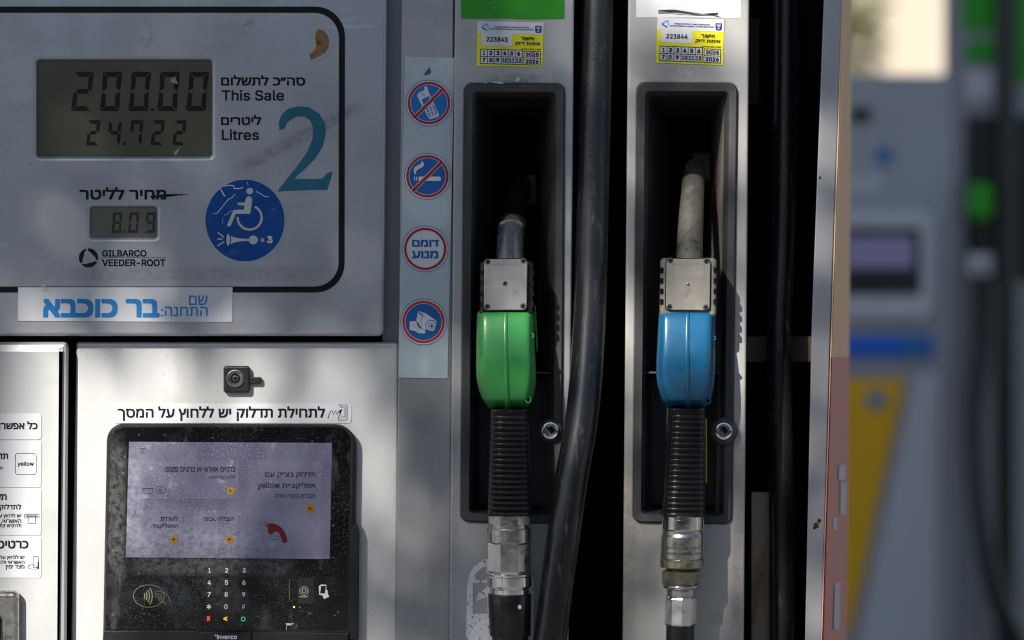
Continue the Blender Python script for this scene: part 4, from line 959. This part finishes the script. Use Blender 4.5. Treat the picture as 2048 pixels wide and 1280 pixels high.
    # swivel and hose
    if gx:
        ax = lambda y: 1018.2 + (y - 1040) * .0085
        sw = MB(); sw.lathe(ax, d, [(1027, 40), (1029, 43.5), (1030, 44), (1047, 44), (1048.5, 42.5)], m_steel, 8, False, rad(22.5)); s0 = sw.build('swivel_nut', nz)
        mb = MB(); mb.lathe(ax, d, [(1047, 41.5), (1055, 41.5), (1055.5, 44), (1057, 44.7), (1082.5, 44.8), (1084, 44)], m_steel, 48); mb.build('swivel_ring', nz, autosmooth=12)
        mb = MB(); mb.lathe(ax, d, [(1083.5, 44), (1087, 46.3), (1140, 46.3), (1145.5, 44)], m_chrome, 8, False, rad(22.5)); mb.build('swivel_body', nz)
        mb = MB(); mb.lathe(ax, d, [(1145, 43.5), (1146.5, 45.3), (1150, 45.3), (1151, 44.4), (1152.5, 45.4), (1170, 45.4), (1174, 43.5), (1174.5, 39), (1176.5, 38.5), (1177.5, 40), (1186, 40), (1187.5, 38.8)], m_chrome, 48); mb.build('swivel_collar', nz, autosmooth=12)
        mb = MB(); mb.lathe(ax, d, [(1186.8, 40), (1187.2, 43.2), (1188.5, 43.6), (1225, 42.6), (1269, 41.2), (1271, 40.4), (1271.5, 37)], m_rubber, 48); bs = mb.build('bend_sleeve', nz, autosmooth=35)
        mb = MB(d - .0212); mb.fill(circ(1039.5, 1214, 3.6, 4.6, n=20), m_key, .0, .002, .0006); mb.build('white_button', bs)
        pts = [W(ax(1260), 1260, d), W(ax(1320), 1320, d), W(1022, 1500, -.04), W(1010, 1800, -.06), W(985, 2150, -.07), W(960, 2450, -.06)]
        mb = MB(); mb.tube(pts, 36 * S, m_hose, 28); mb.build('hose', nz, autosmooth=60)
    else:
        ax = lambda y: 1366 - (y - 1040) * .026
        mb = MB(); mb.lathe(ax, d, [(1029, 41), (1031, 42.6), (1036, 42.6), (1036.6, 41.4), (1037.4, 41.4), (1038, 42.9), (1057, 42.9), (1059.5, 41.5)], m_chrome, 48); mb.build('swivel_ring', nz, autosmooth=12)
        mb = MB(); mb.lathe(ax, d, [(1059, 41), (1060.5, 42), (1066, 42), (1071, 43.8), (1115, 44), (1117.2, 42.8)], m_steel, 48); cy_ = mb.build('swivel_body', nz, autosmooth=12)
        def wrap(x, y):
            r = 44.05 * S; cx = ax(y); th = (x - cx) / 44.0; p = W(cx, y, d); return p + Vector((math.sin(th) * r, -math.cos(th) * (r + .0001), 0))
        mb = MB(); mb.text('BAR EN 13617 - 2:2010', (1327, 1090, 1402, 1095.5), m_screw, 0, .0, curve=wrap); mb.text('TRAINED PERSONNEL ONLY', (1327, 1101, 1402, 1106.5), m_screw, 0, .0, curve=wrap); mb.build('stamped_lettering', cy_)
        mb = MB(); mb.lathe(ax, d, [(1116.8, 43.5), (1118, 44.6), (1132.5, 44.6), (1134, 43)], m_brass, 22, False); mb.lathe(ax, d, [(1133.5, 31), (1141, 31)], m_screw, 32); mb.build('knurled_ring', nz)
        mb = MB(); mb.lathe(ax, d, [(1139.5, 36), (1142, 39.6), (1164, 39.8), (1169, 37)], m_brass, 6, False, rad(8)); mb.lathe(ax, d, [(1168.8, 36.5), (1170.5, 37.5), (1174.5, 36.8), (1177.5, 33)], m_steel, 40); mb.build('swivel_nut', nz)
        mb = MB(); mb.lathe(ax, d, [(1176, 28.5), (1180, 28.7), (1191, 28.7), (1193, 28)], m_steel, 40); mb.lathe(ax, d, [(1192, 30), (1193.5, 32), (1196, 33), (1246, 33), (1249, 32), (1250.5, 29)], m_chrome, 10, False, rad(18)); mb.build('hose_ferrule', nz)
        pts = [W(ax(1240), 1240, d), W(ax(1300), 1300, d), W(1356, 1500, -.04), W(1362, 1800, -.06), W(1380, 2150, -.07), W(1400, 2450, -.06)]
        mb = MB(); mb.tube(pts, 28 * S, m_hose, 28); mb.build('hose', nz, autosmooth=60)
nozzle('green'); nozzle('blue')

# ------------------------------------------------------------------ free hoses
def spline(pts, n=10):
    P = [Vector(p) for p in pts]; out = []
    for i in range(len(P) - 1):
        p0, p1, p2, p3 = P[max(i - 1, 0)], P[i], P[i + 1], P[min(i + 2, len(P) - 1)]
        for k in range(n):
            t = k / n
            out.append(.5 * ((2 * p1) + (p2 - p0) * t + (2 * p0 - 5 * p1 + 4 * p2 - p3) * t * t + (3 * p1 - p0 - 3 * p2 + p3) * t ** 3))
    out.append(P[-1]); return out
HP = [(1201, -420, .04), (1198, -150, .035), (1195, 0, .03), (1190, 200, .022), (1185, 420, .012), (1179, 640, -.002), (1166, 820, -.018), (1143, 960, -.028), (1125, 1090, -.034), (1101, 1270, -.038), (1070, 1500, -.04), (1040, 1900, -.04), (1030, 2400, -.03)]
hpts = spline([W(*p) for p in HP], 12)
hs = thing('fuel_hose', hpts[-1], 'thick black hose hanging between the green and blue nozzle bays', 'hose')
mb = MB(); mb.tube(hpts, 33 * S, m_hose, 36); ht = mb.build('rubber_tube', hs, autosmooth=60)
def along(py):
    for a, b in zip(HP, HP[1:]):
        if a[1] <= py <= b[1]:
            t = (py - a[1]) / (b[1] - a[1]); return tuple(a[i] + (b[i] - a[i]) * t for i in range(3))
def wraph(x, y):
    # x runs up the hose, y across it
    py = 402 - x; a = along(py); c = min(hpts, key=lambda q: abs(q.z - W(a[0], py, a[2]).z))
    th = y / 33.0; c0 = W(a[0], py, a[2]); return Vector((c0.x + math.sin(th) * 33.15 * S, c0.y - math.cos(th) * 33.15 * S, c0.z))
mb = MB(); mb.text('ELAFLEX SLIMLINE 21 · EN 1360:2013 · EN 13483:2013', (0, -10, 382, 0), m_hose_print, 0, .0, curve=wraph, hb=False); mb.build('hose_lettering', ht)
mb = MB(); pts = spline([W(1573, -420, .11), W(1571, 0, .11), W(1566, 420, .10), W(1558, 680, .09), (W(1562, 900, .085)), W(1566, 1280, .08), W(1566, 2000, .08)], 10); mb.tube(pts, 27 * S, m_hose, 28); mb.build('fuel_hose', autosmooth=60, label='dark shadowed hose in the gap right of the blue nozzle bay', cat='hose')

# ------------------------------------------------------------------ blurred pump behind
BD = 2.7
b_grey = M('far_pump_panel', (.46, .48, .52), .5, .2, .4, .1, 4); b_dark = M('far_pump_dark', (.02, .02, .023), .6); b_mid = M('far_pump_column', (.32, .34, .38), .5, .2)
b_green = M('far_green', (.02, .36, .01), .5); b_blue = M('far_blue', (.006, .16, .80), .5); b_yel = M('far_yellow', (.95, .52, .002), .5); b_scr = M('far_screen', (.20, .19, .33), .3, emit=((.2, .19, .33), .1)); b_light = M('far_light', (.64, .66, .70), .5)
b_wh = M('far_white', (.60, .62, .66), .5); b_skyb = M('far_sky_blue', (.02, .20, .55), .5)
bf = thing('fuel_dispenser', (W(1860, 0, BD).x, BD + .3, 0), 'blurred grey fuel dispenser with yellow front panel standing far right behind', 'fuel dispenser')
def bp(name, pts, mat, z=0.0, th=.02, par=bf, bev=.003, r=None):
    mb = MB(BD); mb.fill(rquad(pts, r) if r else pts, mat, z, th, bev); return mb.build(name, par)
R4 = lambda x0, y0, x1, y1: [(x0, y0), (x1, y0), (x1, y1), (x0, y1)]
bp('cabinet', [(1380, 150), (1906, 150), (1912, 1930), (1380, 1930)], b_grey, -.0, .6)
bp('nozzle_column', [(1912, -500), (1992, -500), (1992, 1930), (1915, 1930)], b_mid, -.005, .5)
bp('nozzle_column', [(2028, -500), (2140, -500), (2140, 1930), (2028, 1930)], b_mid, -.005, .5)
bp('hose_recess', R4(1985, -500, 2035, 1930), b_dark, -.1, .3); bp('trim_column', [(1889, -500), (1914, -500), (1916, 1930), (1889, 1930)], b_mid, -.004, .5)
bp('green_header', R4(1925, -60, 1990, 62), b_green, .003, .004, bev=.0005); bp('green_header', R4(1932, 82, 1990, 124), b_green, .003, .004, bev=.0005); bp('green_header', R4(2034, -60, 2120, 165), b_green, .003, .004, bev=.0005)
bp('pale_label', R4(1932, 140, 1988, 200), b_wh, .003, .004, bev=.0005)
bp('nozzle_boot', R4(1932, 232, 1994, 560), b_dark, .004, .006, bev=.001)
bp('nozzle_boot', R4(2034, 232, 2110, 560), b_dark, .004, .006, bev=.001)
bp('blue_badge', circ(1769, 312, 18, n=30), b_skyb, .004, .003, bev=.0005); bp('white_plate', R4(1690, 352, 1762, 384), b_wh, .004, .003, bev=.0005)
bp('logo_smudge', R4(1700, 215, 1742, 245), b_dark, .003, .003, bev=.0005)
bp('terminal_frame', R4(1660, 420, 1868, 640), b_light, .03, .03, r=22, bev=.006); bp('terminal_body', R4(1670, 455, 1842, 590), b_dark, .034, .006, r=10); bp('terminal_screen', R4(1690, 472, 1826, 536), b_scr, .036, .003, bev=.0003)
bp('blue_band', R4(1640, 672, 1864, 714), b_blue, .02, .03, r=6); bp('blue_band_end', R4(1800, 676, 1858, 712), b_skyb, .022, .004, r=10)
bp('yellow_panel', [(1600, 758), (1812, 758), (1700, 1270), (1600, 1270)], b_yel, .012, .014, r=12)
bp('round_button', circ(1752, 800, 22, n=30), b_mid, .016, .006); bp('pale_panel', [(1830, 748), (1880, 748), (1870, 1420), (1690, 1420)], b_light, .006, .01)
# its nozzle, hose
nb = thing('fuel_nozzle', W(1962, 500, BD - .05), 'blurred green fuel nozzle on the dispenser far behind', 'fuel nozzle')
def bl_(name, pts, mat, z, th, r=None): return bp(name, pts, mat, z, th, nb, .01, r)
bl_('cover', [(1940, 365), (1984, 365), (1988, 420), (1976, 440), (1948, 440), (1936, 420)], b_green, .06, .06); bl_('grip', R4(1946, 440, 1980, 505), m_rubber, .05, .05); bl_('swivel', R4(1935, 507, 1985, 555), b_light, .055, .055, 5)
mb = MB(); pts = spline([W(1963, 552, BD - .04), W(1962, 700, BD - .05), W(1948, 850, BD - .08), W(1962, 1050, BD - .12), W(1998, 1200, BD - .14), W(2060, 1330, BD - .12)], 10); mb.tube(pts, 20 * S * 2.1, m_rubber, 20); mb.build('hose', nb, autosmooth=60)
mb = MB(); pts = spline([W(2010, -500, BD - .03), W(2012, 200, BD - .03), W(2010, 700, BD - .05), W(2015, 1280, BD - .05), W(2030, 1700, BD - .05)], 8); mb.tube(pts, 17 * S * 2.1, m_rubber, 20); mb.build('fuel_hose', autosmooth=60, label='blurred black hose hanging along the dispenser far behind', cat='hose')

# unseen dark greenery added behind the camera to block bright sky (what the satin metal and the glass mirror)
hg = thing('added_hedge', (0, -15, 0), 'tall dark greenery out of view, added to darken reflections', 'added_hedge')
mb = MB(); mb.box((-22, -16.2, 0), (22, -15.2, 4.2), M('hedge_core', (.02, .025, .012), .9)); mb.build('core', hg)
def leaf(vs, fs, p, s):
    u = Vector((random.gauss(0, 1), random.gauss(0, 1), random.gauss(0, 1))).normalized(); q = Vector((random.gauss(0, 1), random.gauss(0, 1), random.gauss(0, 1)))
    v = (q - u * q.dot(u)).normalized(); n = u.cross(v); b = len(vs)
    vs += [p - u * s, p - u * s * .3 + v * s * .42 + n * s * .08, p + u * s * .45 + v * s * .33, p + u * s, p + u * s * .45 - v * s * .33, p - u * s * .3 - v * s * .42 + n * s * .08]
    fs.append(tuple(range(b, b + 6)))
vs, fs = [], []
for i in range(5000): leaf(vs, fs, Vector((random.uniform(-22, 22), -15.2 + abs(random.gauss(0, .25)), random.uniform(0, 4.6))), random.uniform(.12, .25))
mb = MB(); mb.raw(vs, fs, M('hedge_leaf', (.035, .048, .018), .55, 0, .3, .3, 3)); mb.build('foliage', hg, fixn=False)

# far wall and shrubbery
wm = M('cream_render', (.50, .43, .34), .8, 0, .3, .08, 1.5)
mb = MB(); a = W(1778, 640, 11.5).x; b = W(1889, 640, 11.5).x
mb.box((a, 11.5, 0), (b, 14, 5.5), wm)
bw = mb.build('pale_building', label='blurred sunlit cream building glimpsed beyond the forecourt', cat='building')
def tree(name, base, trunk_h, tr, crown, nleaf, lsize, lab, cat, lm, bm_, parts=('crown', 'trunk')):
    t = thing(name, base, lab, cat); base = Vector(base)
    mb = MB(); mb.tube([base, base + Vector((.05, 0, trunk_h * .5)), base + Vector((0, .05, trunk_h))], [tr, tr * .8, tr * .6], bm_, 12)
    for c, r in crown:
        c = Vector(c); mb.tube([base + Vector((0, .05, trunk_h * .9)), (base + Vector((0, 0, trunk_h)) + c) / 2 + Vector((0, 0, .1)), c], [tr * .5, tr * .3, tr * .08], bm_, 8)
    mb.build('trunk', t, autosmooth=60)
    mb = MB(); vs = []; fs = []
    for i in range(nleaf):
        c, r = random.choice(crown); c = Vector(c)
        v = Vector((random.gauss(0, 1), random.gauss(0, 1), random.gauss(0, 1))).normalized() * r * random.random() ** .45
        leaf(vs, fs, c + v, lsize * random.uniform(.6, 1.3))
    mb.raw(vs, fs, lm); mb.build('crown', t, fixn=False)
def leaf(vs, fs, p, s):
    u = Vector((random.gauss(0, 1), random.gauss(0, 1), random.gauss(0, 1))).normalized(); q = Vector((random.gauss(0, 1), random.gauss(0, 1), random.gauss(0, 1)))
    v = (q - u * q.dot(u)).normalized(); n = u.cross(v); b = len(vs)
    vs += [p - u * s, p - u * s * .3 + v * s * .42 + n * s * .08, p + u * s * .45 + v * s * .33, p + u * s, p + u * s * .45 - v * s * .33, p - u * s * .3 - v * s * .42 + n * s * .08]
    fs.append(tuple(range(b, b + 6)))
lm = M('leaf_green', (.075, .10, .028), .5, 0, .4, .35, 6); lm2 = M('olive_leaf', (.20, .20, .075), .5, 0, .4, .35, 3); bk = M('bark', (.12, .09, .065), .85, 0, .3, .3, 14)
p0 = W(1735, 640, 9.5)
tree('shrub_tree', (p0.x, 9.5, 0), 1.5, .08, [((p0.x - .45, 9.5, 2.2), .5), ((p0.x - .35, 9.4, 2.7), .45), ((p0.x - .65, 9.7, 3.2), .7), ((p0.x - .25, 9.6, 1.7), .4)], 2600, .06, 'blurred olive green tree beside the cream building', 'tree', lm2, bk)

# ------------------------------------------------------------------ tree out of view, leaves placed from LIT to dapple the pump (behind and left of the camera)
GX = [-300, 0, 200, 450, 700, 850, 1000, 1130, 1260, 1380, 1480, 1640, 1760, 1900]
GY = [-250, 0, 150, 300, 450, 560, 640, 720, 850, 1000, 1150, 1300, 1500]
LIT = [
 [.10, .10, .10, .08, .06, .16, .28, .40, .84, .88, .88, .25, .2, .2],
 [.12, .10, .10, .08, .06, .14, .24, .36, .82, .86, .88, .20, .2, .2],
 [.14, .18, .12, .09, .08, .16, .20, .28, .72, .82, .82, .35, .2, .2],
 [.20, .30, .22, .12, .09, .20, .16, .26, .40, .50, .78, .72, .2, .2],
 [.24, .36, .30, .15, .12, .22, .16, .34, .20, .50, .82, .50, .2, .2],
 [.30, .38, .36, .26, .16, .24, .22, .62, .60, .60, .82, .42, .2, .2],
 [.42, .50, .55, .46, .28, .28, .52, .67, .88, .60, .82, .45, .2, .2],
 [.97, .97, .97, .95, .70, .30, .62, .62, .88, .58, .78, .50, .2, .2],
 [.985, .985, .985, .97, .82, .34, .50, .40, .85, .60, .66, .50, .2, .2],
 [.985, .985, .985, .985, .80, .28, .28, .26, .58, .42, .50, .50, .2, .2],
 [.985, .985, .985, .985, .76, .32, .46, .30, .46, .48, .46, .50, .2, .2],
 [.985, .985, .985, .985, .72, .32, .50, .28, .42, .54, .42, .50, .2, .2],
 [.985, .985, .985, .985, .72, .30, .32, .24, .42, .48, .42, .50, .2, .2]]
def litat(x, y):
    def loc(G, v):
        for i in range(len(G) - 1):
            if v <= G[i + 1]: return i, min(max((v - G[i]) / (G[i + 1] - G[i]), 0), 1)
        return len(G) - 2, 1.0
    i, u = loc(GX, x); j, v = loc(GY, y)
    return (LIT[j][i] * (1 - u) + LIT[j][i + 1] * u) * (1 - v) + (LIT[j + 1][i] * (1 - u) + LIT[j + 1][i + 1] * u) * v
tc = W(800, 500) - LDIR * 6.4
rt = thing('roadside_tree', (tc.x - 1.2, tc.y - .9, 0), 'leafy tree that dapples the fuel dispenser with shade', 'tree')
bs_ = Vector((tc.x - 1.2, tc.y - .9, 0))
mb = MB(); mb.tube([bs_, bs_ + Vector((.1, .1, 2)), bs_ + Vector((.2, .25, 4))], [.19, .15, .11], bk, 14); mb.build('trunk', rt, autosmooth=60)
vs, fs = [], []; LS = .036; area = LS * LS * .53
rng_ = random.Random(11); cell = 40
for ix in range(-300, 1900, cell):
    for iy in range(-250, 1500, cell):
        f = max(litat(ix + cell / 2, iy + cell / 2), .012)
        lam = -math.log(f) * (cell * S) ** 2 / area / math.cos(rad(40))
        n = int(lam) + (rng_.random() < lam - int(lam))
        for k in range(n):
            q = W(ix + rng_.random() * cell, iy + rng_.random() * cell) - LDIR * rng_.uniform(5.7, 7.0)
            leaf(vs, fs, q, LS * rng_.uniform(.75, 1.25))
mb = MB(); mb.raw(vs, fs, lm); mb.build('crown', rt, fixn=False)
print('shade leaves', len(fs))
for k in range(9):
    e = vs[rng_.randrange(len(vs))]
    st_ = bs_ + Vector((.2, .25, 4 - .12 * k)); mb = MB(); mb.tube([st_, st_.lerp(e, .5) + Vector((0, 0, .1)), e], [.05, .02, .006], bk, 8); mb.build('branch', rt)
